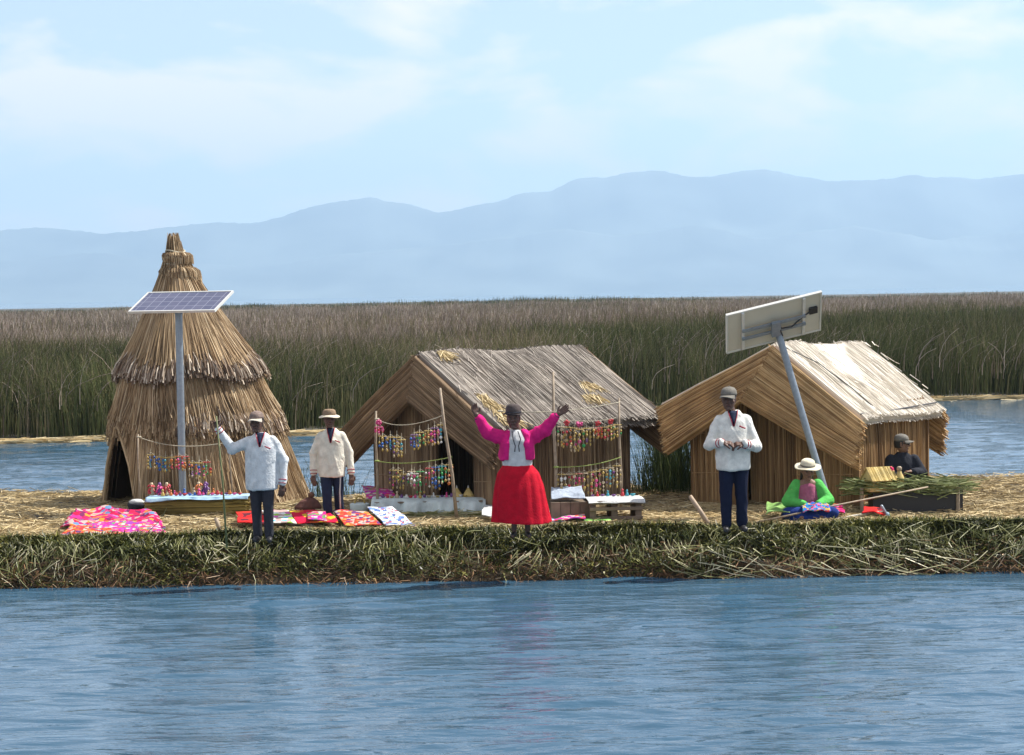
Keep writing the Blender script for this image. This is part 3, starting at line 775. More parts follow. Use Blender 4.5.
def panel_left():
    D_ = 33.6; base = gnd(183, 510); base = Vector((at(183, 508, D_).x, D_, G))
    root = empty('solar_panel', base, 'small solar panel facing up on a straight steel pole before the conical hut', 'solar panel', 'solar panels')
    c = at(181, 302, D_)-base
    mb = MB(); mb.rev((0, 0, -.1), (0, 0, 1), [(0, .052), (c.z-.05, .052)], 14); mb.build('pole', M['steel'], root, smooth=False)
    rot = basis((.936, -.352, 0), (.32, .85, .42))
    h = empty('panel', c, rot=rot); h.parent = root
    f = frame_mb(1.36, .64).build('panel_frame', M['alu'], h)
    mb = MB(); mb.box((0, 0, .004), (1.316, .596, .012)); mb.build('cells', M['cells'], h)
    mb = MB(); mb.box((0, 0, -.012), (1.31, .59, .010)); mb.box((0, 0, -.035), (.5, .06, .04)); mb.box((0, 0, -.06), (.12, .3, .03)); mb.build('panel_back', M['plate'], h)
    mb = MB(); mb.rev((0, 0, c.z-.16), (0, 0, 1), [(0, .062), (.02, .066), (.10, .066), (.11, .055)], 14); mb.build('collar', M['steel'], root)
panel_left()
def panel_right():
    D_ = 31.2; base = Vector((at(832, 512, D_).x, D_, G))
    root = empty('solar_panel', base, 'tilted solar panel seen from behind on a leaning steel pole', 'solar panel', 'solar panels')
    c = at(773, 324.5, D_+.0)-base; top = at(775, 322, D_+.06)-base
    mb = MB(); d = top; mb.rev(-np.array(d)*.04, d, [(0, .046), (d.length*1.04, .046)], 14); mb.build('pole', M['steel'], root)
    h = empty('panel', c+Vector((0, -.09, .03)), rot=basis((1.23, .183, .276), (-.04, -.47, .49))); h.parent = root
    W, Hh = 1.30, .70
    frame_mb(W, Hh).build('panel_frame', M['alu'], h)
    # which local z faces the camera
    s = 1 if (h.rotation_euler.to_matrix() @ Vector((0, 0, 1))).y < 0 else -1
    mb = MB(); mb.box((0, 0, s*.004), (W-.046, Hh-.046, .006)); mb.build('panel_back', M['plate'], h)
    mb = MB(); mb.box((0, 0, -s*.006), (W-.046, Hh-.046, .008)); mb.build('cells', M['cells'], h)
    for x in (-.43, .40):
        mb = MB(); mb.box((x, 0, s*.028), (.035, Hh-.05, .03)); mb.build('cross_bar', M['alu'], h)
    for y in (.03, -.11):
        mb = MB(); mb.box((-.015, y, s*.055), (.87, .04, .024)); mb.build('rail', M['steel'], h)
    mb = MB(); mb.box((.53, .07, s*.028), (.11, .10, .035)); mb.build('junction_box', M['black'], h)
    mb = MB(); mb.tube([(.48, .07, s*.04), (.36, .02, s*.06), (.22, -.09, s*.07), (.08, -.06, s*.08), (.02, .06, s*.09), (.05, -.05, s*.10), (.08, -.16, s*.12)], .010, 6); mb.build('cable', M['black'], h)
    mb = MB(); mb.box((.0, -.04, s*.085), (.12, .24, .05)); mb.build('bracket', M['steel'], h)
panel_right()

# ------------------------------------------------------------------ people
_fold_seed = [0]
def remesh(name, mb, vox, mats, parent, folds=0.0, smooth_it=3):
    o = bpy.data.objects.new(name, mb.mesh(name, mats)); C.objects.link(o)
    m = o.modifiers.new('r', 'REMESH'); m.mode = 'VOXEL'; m.voxel_size = vox; m.use_smooth_shade = True
    m = o.modifiers.new('s', 'SMOOTH'); m.factor = .5; m.iterations = smooth_it
    dg = bpy.context.evaluated_depsgraph_get()
    me = bpy.data.meshes.new_from_object(o.evaluated_get(dg), depsgraph=dg)
    o.modifiers.clear(); old = o.data; o.data = me; bpy.data.meshes.remove(old)
    me.name = name
    if folds:                                            # creases that run mostly downwards, with a few pulls across
        _fold_seed[0] += 1; r = np.random.default_rng(_fold_seed[0])
        nv = len(me.vertices); co = np.empty(nv*3, np.float32); me.vertices.foreach_get('co', co); co = co.reshape(-1, 3).astype(float)
        no = np.empty(nv*3, np.float32); me.vertex_normals.foreach_get('vector', no); no = no.reshape(-1, 3)
        f = 0
        for k in range(9):
            fr = r.uniform(18, 60); d = r.normal(0, 1, 3)*[1, 1, .38]; d /= np.linalg.norm(d); w_ = r.normal(0, 1, 3); w_ /= np.linalg.norm(w_)
            f = f + (1-2*np.abs(np.sin(co@d*fr*.5 + 1.6*np.sin(co@w_*9+k)+k)))*(18/fr)**.6*(.5+.5*np.sin(co@w_*7+k*2))
        co = co + no*np.maximum(f*folds*.11+folds*.04, -.002)[:, None]
        me.vertices.foreach_set('co', co.astype(np.float32).ravel()); me.update()
    me.materials.clear()
    for q in (mats if isinstance(mats, (list, tuple)) else [mats]): me.materials.append(q)
    me.polygons.foreach_set('material_index', np.zeros(len(me.polygons), np.int32))
    o.parent = parent
    return o
V = Vector
def hand(mb, wrist, d, pn, side, curl=.4, k=1.0):
    # d: from wrist towards the fingers; pn: palm normal; side: +1/-1 chooses the thumb's side
    d = V(d).normalized(); pn = V(pn); pn = (pn-d*pn.dot(d)).normalized(); a = d.cross(pn)*side
    w = V(wrist)
    mb.cap(w, w+d*.03*k, .024*k, .026*k)
    for t in (-.026, -.009, .009, .026): mb.cap(w+d*.02*k+a*t*.7*k, w+d*.085*k+a*t*k, .015*k, .013*k, 8)
    for i, (t, l) in enumerate(((-.033, .060), (-.011, .074), (.011, .080), (.033, .070))):
        p = w+d*.085*k+a*t*k; dd = d; sp = a*(t*2.2)
        for j, f in enumerate((.45, .32, .25)):
            dd = (dd*math.cos(curl*.8)+pn*math.sin(curl*.8)).normalized() if j or curl > .2 else dd
            q = p+(dd+sp*(1-min(curl, 1))*.5).normalized()*l*f*k
            mb.cap(p, q, (.0105-.001*j)*k, (.0098-.0012*j)*k, 8); p = q
            if curl > .2:
                pn2 = (pn*math.cos(curl*.8)-dd*0).normalized()
    p = w+d*.03*k+a*.026*k
    q = p+(a*.7+d*.65+pn*.15).normalized()*.04*k; mb.cap(p, q, .014*k, .011*k, 8)
    mb.cap(q, q+(d*.9+a*.15+pn*(.2+curl*.6)).normalized()*.035*k, .011*k, .009*k, 8)
def head(mb, c, yaw, k=1.0, tilt=0.0):
    Mh = Matrix.Translation(c) @ Matrix.Rotation(yaw, 4, 'Z') @ Matrix.Rotation(tilt, 4, 'X') @ Matrix.Scale(k, 4)
    mb.M = Mh
    mb.loft([(0, -.02, -.115, .030, .035), (0, -.022, -.105, .046, .058), (0, -.012, -.075, .062, .080), (0, -.004, -.03, .072, .092), (0, 0, .02, .077, .098), (0, .004, .06, .074, .094), (0, .006, .09, .058, .076), (0, .008, .108, .03, .04)], 22)
    mb.cap((0, -.095, .018), (0, -.116, -.022), .009, .015, 10); mb.cap((-.013, -.100, -.028), (.013, -.100, -.028), .010, .010, 8)
    mb.cap((-.045, -.086, .030), (.045, -.086, .030), .012, .012, 8)
    mb.cap((-.022, -.088, -.060), (.022, -.088, -.060), .010, .010, 8); mb.cap((0, -.075, -.10), (0, -.072, -.095), .024, .024, 10)
    for s in (-1, 1):
        mb.cap((s*.079, .008, .020), (s*.078, .010, -.025), .016, .011, 8, sx=.5); mb.cap((s*.045, -.070, -.02), (s*.042, -.072, -.025), .026, .024, 10)
    mb.M = None
    return Mh
def face_bits(root, Mh, glasses=False):
    for s in (-1, 1):
        mb = MB(); mb.M = Mh; mb.cap((s*.031, -.089, .008), (s*.031, -.0905, .008), .011, .011, 10); mb.build('eye', M['eye'], root, smooth=True)
    mb = MB(); mb.M = Mh; mb.cap((-.020, -.099, -.060), (.020, -.099, -.060), .0055, .0055, 8, sx=1); mb.build('mouth', M['lips'], root, smooth=True)
    if glasses:
        mb = MB(); mb.M = Mh
        for s in (-1, 1): mb.cap((s*.022, -.104, .008), (s*.046, -.098, .008), .017, .017, 10); mb.tube([(s*.058, -.09, .014), (s*.080, -.03, .014), (s*.082, .02, .01)], .0045, 6)
        mb.build('sunglasses', M['black'], root, smooth=True)
def hair(root, Mh, long=False):
    mb = MB(); mb.M = Mh
    mb.loft([(0, .022, -.055, .070, .080), (0, .022, -.01, .082, .092), (0, .020, .04, .084, .096), (0, .018, .08, .070, .086), (0, .016, .112, .034, .046)], 20)
    if long:
        for s in (-1, 1): mb.cap((s*.065, .05, -.04), (s*.075, .07, -.22), .022, .014, 10)
    remesh('hair', mb, .008, M['hair'], root)
def cap_hat(root, Mh, mc, mbm, yaw=0):
    h = MB(); h.M = Mh @ Matrix.Rotation(yaw, 4, 'Z')
    h.loft([(0, .004, .048, .090, .108), (0, .004, .075, .092, .110), (0, .006, .11, .084, .100), (0, .008, .137, .060, .072), (0, .01, .150, .02, .025)], 26)
    h.cap((0, .01, .150), (0, .01, .154), .009, .008, 8)
    o = h.build('hat', mc, root, smooth=True)
    b = MB(); b.M = h.M; th = np.linspace(R(-158), R(-22), 15); P = []
    for t in np.linspace(0, 1, 6):
        P.append(np.stack([np.cos(th)*(.090+.012*t), .004+np.sin(th)*(.108+.075*t), .055-.012*t-.035*np.cos(th)**2*t+0*th], -1))
    b.sheet(np.array(P), .007); b.build('brim', mbm, o, smooth=True)
def round_hat(root, Mh, mc, mbm, crown, brim_w, droop, band=None, flat=False):
    h = MB(); h.M = Mh
    H = crown
    pr = [(0, .045), (.0, .045+H*.45), (.010, .045+H*.8), (.035, .045+H*.96), (.08, .045+H)]
    h.loft([(0, .004, z, .096-i, .112-i) for i, z in pr], 26); o = h.build('hat', mc, root, smooth=True)
    b = MB(); b.M = Mh; th = np.linspace(0, 2*PI, 41); P = []
    for t in np.linspace(0, 1, 7):
        P.append(np.stack([np.cos(th)*(.088+brim_w*t), .004+np.sin(th)*(.104+brim_w*t), .062-droop*t**1.5+.008*np.sin(th*3+1)*t], -1))
    b.sheet(np.array(P)[:, ::-1], .008); b.build('brim', mbm, o, smooth=True)
    if band:
        c = MB(); c.M = Mh; c.loft([(0, .004, .066, .0985, .1145), (0, .004, .086, .0985, .1145)], 26); c.build('band', band, o, smooth=True)

def standing(label, px, py, k, yaw_head, hat, jacket, trousers, arms, face=(0, 0), legs=((-.085, 0, 0), (.085, 0, 0)), hem=.80, bulk=1.0, trim=True, skin='skin', stripe=None, headoff=(0, 0), yaw=0, facek=1.0, collar_depth=.17):
    """arms: for the viewer's left and right: shoulder is fixed; elbow, wrist, finger direction, palm normal, curl"""
    g = gnd(px, py); root = empty('person', (g.x, g.y, G), label, 'person', rot=(0, 0, yaw))
    S = lambda *a: tuple(q*k for q in a)
    mb = MB(); H = 1.65
    hc = V((headoff[0], -.015+headoff[1], 1.535))*k
    # one continuous body
    mb.loft([(0, 0, .84*k, .13*k, .09*k), (0, 0, .92*k, .155*k, .105*k), (0, 0, 1.05*k, .13*k, .095*k), (0, 0, 1.22*k, .155*k, .105*k), (0, 0, 1.32*k, .135*k, .08*k), (0, 0, 1.38*k, .075*k, .06*k)], 20)
    mb.cap(V((0, .01, 1.34))*k, hc+V((0, .02, -.05))*k, .056*k, .052*k)
    Mh = head(mb, hc, yaw_head, k*1.02*facek)
    sh = {}
    for s, A in zip((-1, 1), arms):
        sp = V((s*.160, .0, 1.30))*k; e, wr = V(A['e']), V(A['w']); sh[s] = (sp, e, wr)
        mb.cap(sp, e, .045*k, .038*k); mb.cap(e, wr, .036*k, .024*k)
        hand(mb, wr, A['d'], A['n'], A.get('t', s), A.get('c', .5), k*1.15)
    knees = []
    for (fx, fy, kn), s in zip(legs, (-1, 1)):
        hp = V((s*.085, 0, .86))*k; an = V((fx, fy+.02, .085))*k; kp = (hp+an)/2+V((0, -.03-kn, 0))*k
        mb.cap(hp, kp, .078*k, .052*k); mb.cap(kp, an, .050*k, .034*k); mb.cap(an+V((0, .02, -.045))*k, an+V((s*.02, -.15, -.058))*k, .032*k, .026*k)
        knees.append((hp, kp, an, s))
    remesh('person_body', mb, .0065*k, M[skin], root, smooth_it=1)
    root.children[0].name = 'body'
    face_bits(root, Mh); hair(root, Mh)
    # trousers
    if trousers:
        t = MB(); t.loft([(0, 0, .80*k, .15*k, .11*k), (0, 0, .90*k, .165*k, .12*k), (0, 0, 1.0*k, .15*k, .11*k)], 20)
        for hp, kp, an, s in knees:
            t.cap(hp, kp, .098*k, .074*k); t.cap(kp, an+V((0, 0, .0))*k, .073*k, .062*k)
        o = remesh('trousers', t, .012*k, M[trousers], root, folds=.07*k, smooth_it=2)
        for hp, kp, an, s in knees:
            f = MB(); f.cap(an+V((0, .03, -.050))*k, an+V((s*.02, -.16, -.058))*k, .042*k, .036*k); f.cap(an, an+V((0, .01, -.04))*k, .042*k, .045*k)
            remesh('shoe', f, .010*k, M['black'], root)
            if stripe and s > 0:
                q = MB(); off = V((.03, -.085, 0))*k
                q.tube([hp+off*.9+V((.02, 0, 0)), kp+off*.85, an+off*.62], .013*k, 6); q.build('side_stripe', M['white'], o, smooth=True)
    # jacket
    if jacket:
        j = MB(); b = bulk
        j.loft([(0, -.01*k, hem*k, .190*k*b, .160*k*b), (0, -.01*k, (hem+.02)*k, .203*k*b, .172*k*b), (0, -.005*k, 1.0*k, .205*k*b, .158*k*b), (0, -.005*k, 1.18*k, .205*k*b, .145*k*b), (0, 0, 1.29*k, .19*k*b, .12*k*b), (0, 0, 1.355*k, .13*k*b, .09*k), (0, 0, 1.405*k, .075*k, .068*k)], 26)
        cuffs = []
        for s in (-1, 1):
            sp, e, wr = sh[s]; d = (wr-e).normalized()
            j.cap(sp+V((-s*.015, 0, -.010))*k, e, .076*k*b, .066*k*b); j.cap(e, wr-d*.01, .066*k*b, .050*k)
            j.cap(e+V((0, 0, -.005)), e, .072*k*b, .07*k*b)
            cuffs.append((wr-d*.055*k, wr-d*.03*k, wr-d*.008*k, wr+d*.012*k))
        o = remesh('jacket', j, .011*k, M[jacket], root, folds=.085*k, smooth_it=3)
        if trim:
            for a0, a1, a2, a3 in cuffs:
                q = MB(); q.rev(a0, a1-a0, [(0, .056*k), (.010*k, .0565*k)], 16); q.rev(a2, a3-a2, [(0, .0535*k), (.009*k, .053*k)], 16); q.build('cuff', M['red_trim'], o, smooth=True)
            # open collar with dark shirt and red edging
            q = MB(); P = []
            for i, t in enumerate(np.linspace(0, 1, 7)):
                wz = 1.41-t*collar_depth; hw = .052*(1-t)+.004; yy = -(.066+.085*min(1, t*1.5))*b
                P.append([(x*hw*k, (yy-.012+.022*abs(x)**2)*k, wz*k) for x in (-1, -.4, .4, 1)])
            q.sheet(np.array(P), .012); q.build('shirt', M['navy'], root, smooth=True)
            q = MB()
            for s in (-1, 1):
                q.tube([(s*.058*k, -.062*k, 1.415*k), (s*.046*k, -.110*k*b, 1.36*k), (s*.026*k, -.152*k*b, (1.41-collar_depth*.65)*k), (s*.006*k, -.165*k*b, (1.40-collar_depth)*k)], .0055*k, 6)
            q.build('collar', M['red_trim'], o, smooth=True)
            q = MB(); q.tube([(.065*k, -.163*k*b, 1.235*k), (.11*k, -.150*k*b, 1.215*k), (.135*k, -.138*k*b, 1.205*k)], .009*k, 6); q.build('pocket_trim', M['red_trim'], o, smooth=True)
    hat(root, Mh)
    return root, Mh

def A(e, w, d, n, c=.5, t=None):
    q = dict(e=e, w=w, d=d, n=n, c=c)
    if t: q['t'] = t
    return q
# man with the staff
standing('man in a pale grey jacket and cap raising one hand onto a green staff', 263, 541, .94, R(-12),
    lambda r, h: cap_hat(r, h, M['cap_plaid'], M['cap_brim'], 0), 'j_white', 'charcoal',
    (A((-.345, -.02, 1.13), (-.51, -.08, 1.375), (-.15, -.1, 1), (.35, -.9, .1), 1.5, 1), A((.265, .02, .98), (.25, -.03, .70), (-.05, -.1, -1), (-.6, .8, 0), .35)),
    legs=((-.07, .02, 0), (.085, -.06, .02)), hem=.665, bulk=1.04, headoff=(-.05, 0))
mb = MB()
g0 = gnd(227, 545); g1 = at(216.5, 416, g0.y-.0)
st = empty('staff', (g0.x, g0.y-.02, G), 'thin green reed staff held upright by the man in the pale grey jacket', 'staff')
mb.tube([(0, 0, -.03), ((g1.x-g0.x)*.5+.012, .0, (g1.z-G)*.5), (g1.x-g0.x, 0, g1.z-G)], .013, 8, r1=.009); mb.build('shaft', M['green_pole'], st, smooth=True)
# man with the sun hat, farther back
standing('man in a cream jacket and a wide pale brimmed hat walking behind the cloths', 333, 525, .895, R(10),
    lambda r, h: round_hat(r, h, M['sunhat_crown'], M['sunhat_brim'], .10, .062, .028), 'j_cream', 'navy',
    (A((-.235, .03, .94), (-.235, -.02, .67), (0, -.1, -1), (.6, .8, 0), .35), A((.225, .04, .94), (.25, -.02, .67), (.05, -.15, -1), (-.6, .8, 0), .35)),
    legs=((-.06, -.12, .02), (.09, .12, .04)), hem=.70, bulk=.95, stripe=True, headoff=(-.02, 0), collar_depth=.2)
# man standing on the right
standing('man in an ivory jacket and grey cap standing with both hands clasped', 734, 531, 1.05, R(-8),
    lambda r, h: cap_hat(r, h, M['cap_grey'], M['cap_grey'], R(-15)), 'j_ivory', 'darkblue',
    (A((-.29, -.05, 1.07), (-.155, -.25, 1.10), (1, -.12, -.05), (0, .4, -.9), 1.0, -1), A((.285, -.05, 1.04), (.125, -.25, 1.08), (-1, -.12, .05), (0, .4, -.9), 1.0, 1)),
    legs=((-.085, 0, 0), (.10, .03, 0)), hem=.715, bulk=1.0, headoff=(-.04, 0), skin='skin')

# woman in pink with raised arms
def woman():
    k = .94; g = gnd(521, 537)
    root, Mh = standing('woman in a pink jacket and full red skirt lifting both arms wide', 521, 537, k, R(-6),
        lambda r, h: round_hat(r, h, M['bowler'], M['bowler'], .135, .042, -.002, M['charcoal']), None, None,
        (A((-.38, -.05, 1.27), (-.50, -.10, 1.47), (-.35, -.1, 1), (.5, -.8, .1), .25, 1), A((.31, -.05, 1.30), (.46, -.10, 1.48), (.95, -.1, .65), (-.2, -.9, .3), .15, -1)),
        legs=((-.085, 0, 0), (.085, 0, 0)), headoff=(-.07, -.03), facek=1.04)
    hx = -.03
    t = MB(); t.loft([(hx, 0, .80, .17, .15), (hx, 0, .90, .185, .16), (hx, 0, 1.05, .185, .155), (hx, 0, 1.18, .18, .15), (hx-.01, 0, 1.27, .12, .10), (hx-.02, 0, 1.31, .07, .065)], 26)
    remesh('blouse', t, .011, M['grey_top'], root, folds=.02)
    j = MB()
    for s in (-1, 1):
        j.loft([(s*.136+hx, .015, .945, .080, .168), (s*.132+hx, .015, 1.03, .084, .168), (s*.124+hx, .012, 1.15, .088, .162), (s*.112+hx, .01, 1.25, .076, .115), (s*.075+hx, .02, 1.30, .05, .07)], 20)
    j.loft([(hx, .07, .955, .17, .10), (hx, .07, 1.1, .17, .10), (hx, .05, 1.27, .12, .08)], 20)
    for s, e, wv in ((-1, V((-.38, -.05, 1.27)), V((-.50, -.10, 1.47))), (1, V((.31, -.05, 1.30)), V((.46, -.10, 1.48)))):
        j.cap(V((s*.155+hx*.3, 0, 1.20)), e, .092, .084); j.cap(e, wv-(wv-e)*.13, .084, .056)
    o = remesh('jacket', j, .011, M['pink'], root, folds=.08)
    for s, e, wv in ((-1, V((-.38, -.05, 1.27)), V((-.50, -.10, 1.47))), (1, V((.31, -.05, 1.30)), V((.46, -.10, 1.48)))):
        q = MB(); d = (wv-e).normalized(); q.rev(wv-d*.03, d, [(0, .050), (.03, .044)], 16); q.build('cuff', M['navy'], o, smooth=True)
    sk = MB()
    rings = [(hx, 0, .885, .178, .155), (hx, 0, .86, .195, .168), (hx+.005, 0, .78, .255, .215), (hx+.012, 0, .62, .300, .255), (hx+.018, 0, .42, .328, .28), (hx+.028, 0, .27, .345, .295), (hx+.035, 0, .185, .358, .31), (hx+.035, 0, .185, .342, .295), (hx+.03, 0, .30, .31, .26)]
    def wav(i, th):
        a = min(i, 6)/6; return 1+a*(.050*np.sin(th*11+.8*np.sin(th*3))+.025*np.sin(th*23+1))
    mm = []
    zs = np.linspace(0, len(rings)-1, 40); arr = np.array(rings)
    rr = [tuple(np.interp(z, range(len(rings)), arr[:, c]) for c in range(5)) for z in zs]
    th = np.arange(120)*2*PI/120; P = []
    for z, (x, y, zz, rx, ry) in zip(zs, rr):
        a = min(z, 6)/6; kk = 1+(.2+a*.8)*(.075*np.abs(np.sin(th*4.5+2.1*np.sin(th*2+a*1.3)+.6*a))**.6*(1+.6*np.sin(th*3+2+a))+.018*np.sin(th*17+1+5*a)*np.sin(a*5+th))-.04
        P.append(np.stack([x+rx*np.cos(th)*kk, y+ry*np.sin(th)*kk, zz+.012*np.sin(th*2+.5)*a+0*th], -1))
    P = np.array(P); P = np.concatenate([P, P[:, :1]], 1); sk.grid(P)
    so_ = sk.build('skirt', M['redskirt'], root, smooth=True)
    for zt in (4.0,):                                    # the tuck line round the skirt
        pass
    for s in (-1, 1):
        f = MB(); an = V((s*.085, .02, .085))*k; f.cap(an+V((0, .03, -.045)), an+V((s*.02, -.13, -.050)), .038, .033); remesh('shoe', f, .01, M['black'], root)
    for s in (-1, 1):
        q = MB(); q.tube([(hx+s*.035-.02, -.11, 1.29), (hx+s*.045, -.168, 1.20), (hx+s*.02, -.178, 1.12), (hx+s*.028, -.176, 1.05)], .007, 6); q.build('tie_cord', M['charcoal'], o, smooth=True)
woman()

def seated_green():
    g = gnd(809, 519); root = empty('person', (g.x, g.y+.15, G), 'seated woman in a bright green cardigan and cream sun hat working on cloth', 'person')
    body = MB(); c = V((0, 0, 0)); hc = V((.0, -.08, .62))
    body.loft([(0, .05, .06, .17, .13), (0, .03, .2, .15, .11), (0, 0, .36, .15, .105), (0, -.01, .46, .13, .08), (0, -.02, .50, .07, .06)], 20)
    body.cap((0, -.01, .47), (0, -.06, .58), .055, .05)
    Mh = head(body, hc, R(5), .98, R(12))
    arms = []
    for s in (-1, 1):
        sp, e, wv = V((s*.155, 0, .45)), V((s*.26, -.08, .23)), V((s*.07+.02, -.30, .20)); arms.append((sp, e, wv))
        body.cap(sp, e, .042, .036); body.cap(e, wv, .034, .024); hand(body, wv, (-s*.9, -.5, -.1), (0, 0, -1), -s, .7, .95)
        body.cap((s*.1, .02, .09), (s*.30, -.28, .10), .08, .055); body.cap((s*.30, -.28, .09), (-s*.05, -.40, .06), .05, .035); body.cap((-s*.05, -.40, .05), (-s*.13, -.42, .04), .035, .028)
    remesh('body', body, .0065, M['skin2'], root, smooth_it=1); face_bits(root, Mh); hair(root, Mh, True)
    t = MB(); t.loft([(0, -.01, .08, .16, .14), (0, -.02, .25, .15, .13), (0, -.02, .42, .12, .095), (0, -.02, .47, .06, .06)], 20); remesh('blouse', t, .011, M['purple'], root, folds=.02)
    j = MB()
    j.loft([(0, .07, .04, .19, .12), (0, .06, .25, .19, .12), (0, .03, .42, .15, .09), (0, .01, .49, .07, .06)], 20)
    for s, (sp, e, wv) in zip((-1, 1), arms):
        j.cap(sp+V((-s*.02, 0, -.02)), e, .078, .082); j.cap(e, e+(wv-e)*.85, .082, .05); j.cap((s*.14, -.0, .40), (s*.16, -.03, .14), .075, .085)
    j = remesh('cardigan', j, .011, M['green_cl'], root, folds=.03)
    for s in (-1, 1):
        q = MB(); q.cap((s*.205, -.075, .37), (s*.19, -.095, .31), .028, .02, 10); remesh('floral_patch', q, .008, fab('rose_patch', (.5, .25, .18)), j)
    sk = MB(); sk.loft([(0, -.14, -.01, .36, .32), (0, -.14, .06, .36, .32), (0, -.12, .13, .30, .26), (0, -.05, .19, .18, .15)], 26)
    sk.cap((-.28, -.30, .09), (.28, -.32, .09), .085, .085)
    remesh('skirt', sk, .014, M['blueskirt'], root, folds=.04)
    round_hat(root, Mh, M['strawhat'], M['strawhat'], .105, .085, .010, M['cap_grey'])
    x, y = np.meshgrid(np.linspace(-.12, .24, 16), np.linspace(-.49, -.22, 14), indexing='ij')
    z = .215-.5*np.clip(-.36-y, 0, 1)-.10*np.abs(x-.05)+.02*np.sin(x*40)*np.cos(y*30)
    q = MB(); q.sheet(np.stack([x, y, z], -1), .012)
    o = q.build('embroidery', textile('embroidery_print', [(.02, .10, .38), (.40, .04, .05), (.02, .10, .42), (.45, .15, .35), (.04, .25, .45), (.5, .35, .05)], 34), None, smooth=True); o.location = root.location
    tag(o, 'colourful embroidery spread over the lap of the seated woman in green', 'cloth')
seated_green()

def seated_black():
    g = at(903, 518, 32.3); root = empty('person', (g.x, g.y, G-.0), 'seated man in a black jacket, grey cap and sunglasses looking right', 'person')
    b = MB(); hc = V((-.01, -.02, .90))
    b.loft([(0, 0, .25, .15, .12), (0, 0, .4, .15, .11), (0, 0, .60, .16, .10), (0, 0, .70, .15, .085), (0, 0, .75, .07, .06)], 20)
    b.cap((0, 0, .72), (0, -.01, .84), .055, .052); Mh = head(b, hc, R(78), 1.0)
    arms = []
    for s, e, wv in ((-1, V((-.22, -.06, .46)), V((.06, -.26, .42))), (1, V((.28, -.05, .48)), V((.10, -.26, .52)))):
        sp = V((s*.17, 0, .67)); arms.append((sp, e, wv, s)); b.cap(sp, e, .045, .038); b.cap(e, wv, .036, .025); hand(b, wv, (-s, -.2, 0), (0, 0, -1), -s, .8)
        b.cap((s*.09, 0, .30), (s*.14, -.40, .33), .08, .055); b.cap((s*.14, -.40, .33), (s*.14, -.38, .07), .05, .035); b.cap((s*.14, -.37, .05), (s*.15, -.52, .035), .033, .028)
    remesh('body', b, .0065, M['skin2'], root, smooth_it=1); face_bits(root, Mh, True); hair(root, Mh)
    j = MB(); j.loft([(0, 0, .26, .19, .14), (0, 0, .45, .20, .145), (0, 0, .62, .20, .13), (0, 0, .72, .14, .10), (0, 0, .785, .075, .07)], 22)
    for sp, e, wv, s in arms: j.cap(sp, e, .085, .075); j.cap(e, e+(wv-e)*.92, .075, .055)
    remesh('jacket', j, .011, M['blackjacket'], root, folds=.035)
    t = MB(); t.loft([(0, 0, .18, .17, .15), (0, 0, .34, .16, .14)], 18)
    for s in (-1, 1): t.cap((s*.09, 0, .30), (s*.14, -.40, .33), .10, .075); t.cap((s*.14, -.40, .33), (s*.14, -.38, .10), .072, .06)
    remesh('trousers', t, .013, M['charcoal'], root, folds=.02)
    cap_hat(root, Mh, M['cap_grey'], M['cap_grey'], 0); root.scale = (.93,)*3
    st = empty('reed_stool', (g.x, g.y+.03, G), 'low bundled reed stool under the seated man in black', 'stool')
    q = MB(); q.rev((0, 0, 0), (0, 0, 1), [(0, .19), (.04, .20), (.13, .185), (.17, .17)], 20); n = 160; a = rng.uniform(0, 2*PI, n)
    q.strands(np.stack([np.cos(a)*.2, np.sin(a)*.2, a*0], -1), np.stack([np.cos(a)*.18, np.sin(a)*.18, a*0+.195], -1), .016, .016); q.build('seat', M['straw'], st)
    q = MB(); an = np.linspace(0, 2*PI, 24); q.tube(np.stack([np.cos(an)*.205, np.sin(an)*.205, an*0+.1], -1), .01, 6); q.build('binding', M['rope'], st)
seated_black()

# ------------------------------------------------------------------ cloths laid out on the straw
def ground_cloth(label, corners, mat, lift=0.05, folds=.03, name='cloth', fringe=None, seed=0, th=.012, tilt=0.10):
    """corners in the picture's order: far-left, far-right, near-right, near-left, as points on the island"""
    r_ = np.random.default_rng(seed)
    a, b, c, d = [np.array(q, float) for q in corners]
    c0 = (a+b+c+d)/4
    nu, nv = 36, 26; u = np.linspace(0, 1, nu)[:, None, None]; v = np.linspace(0, 1, nv)[None, :, None]
    P = (a*(1-u)+b*u)*(1-v)+(d*(1-u)+c*u)*v
    P = P-np.array([c0[0], c0[1], 0])
    x, y = P[..., 0]+seed, P[..., 1]
    P[..., 2] += lift+tilt*(1-v[..., 0])+folds*(vn(x, y, 7, seed)+.6*vn(x, y, 16, seed+1))
    P[..., 0] += .025*vn(y, x, 6, seed+2); P[..., 1] += .03*vn(x, y, 6, seed+3)
    mb = MB(); mb.sheet(P, th); o = mb.build(name, mat, smooth=True); o.location = (c0[0], c0[1], 0)
    if P[..., 2].mean() < 0: pass
    return tag(o, label, 'cloth')
def gp(px, py, z=G): return tuple(gnd(px, py, z))
def slope(x0, x1, yt, x2, x3, yb): return [tuple(at(x0, yt, 31.0)), tuple(at(x1, yt, 31.0)), tuple(at(x2, yb, 30.45)), tuple(at(x3, yb, 30.45))]
def quad(x0, x1, yt, x2, x3, yb): return [gp(x0, yt), gp(x1, yt), gp(x2, yb), gp(x3, yb)]
T_pink = textile('pink_print', [(.50, .02, .14), (.58, .03, .20), (.42, .015, .06), (.55, .22, .04), (.50, .02, .14), (.10, .20, .35), (.45, .01, .05), (.42, .30, .28), (.14, .02, .08)], 14)
T_pink2 = textile('magenta_print', [(.50, .02, .25), (.45, .05, .28), (.55, .45, .40), (.60, .10, .06), (.12, .25, .10), (.5, .02, .2), (.25, .05, .3)], 22)
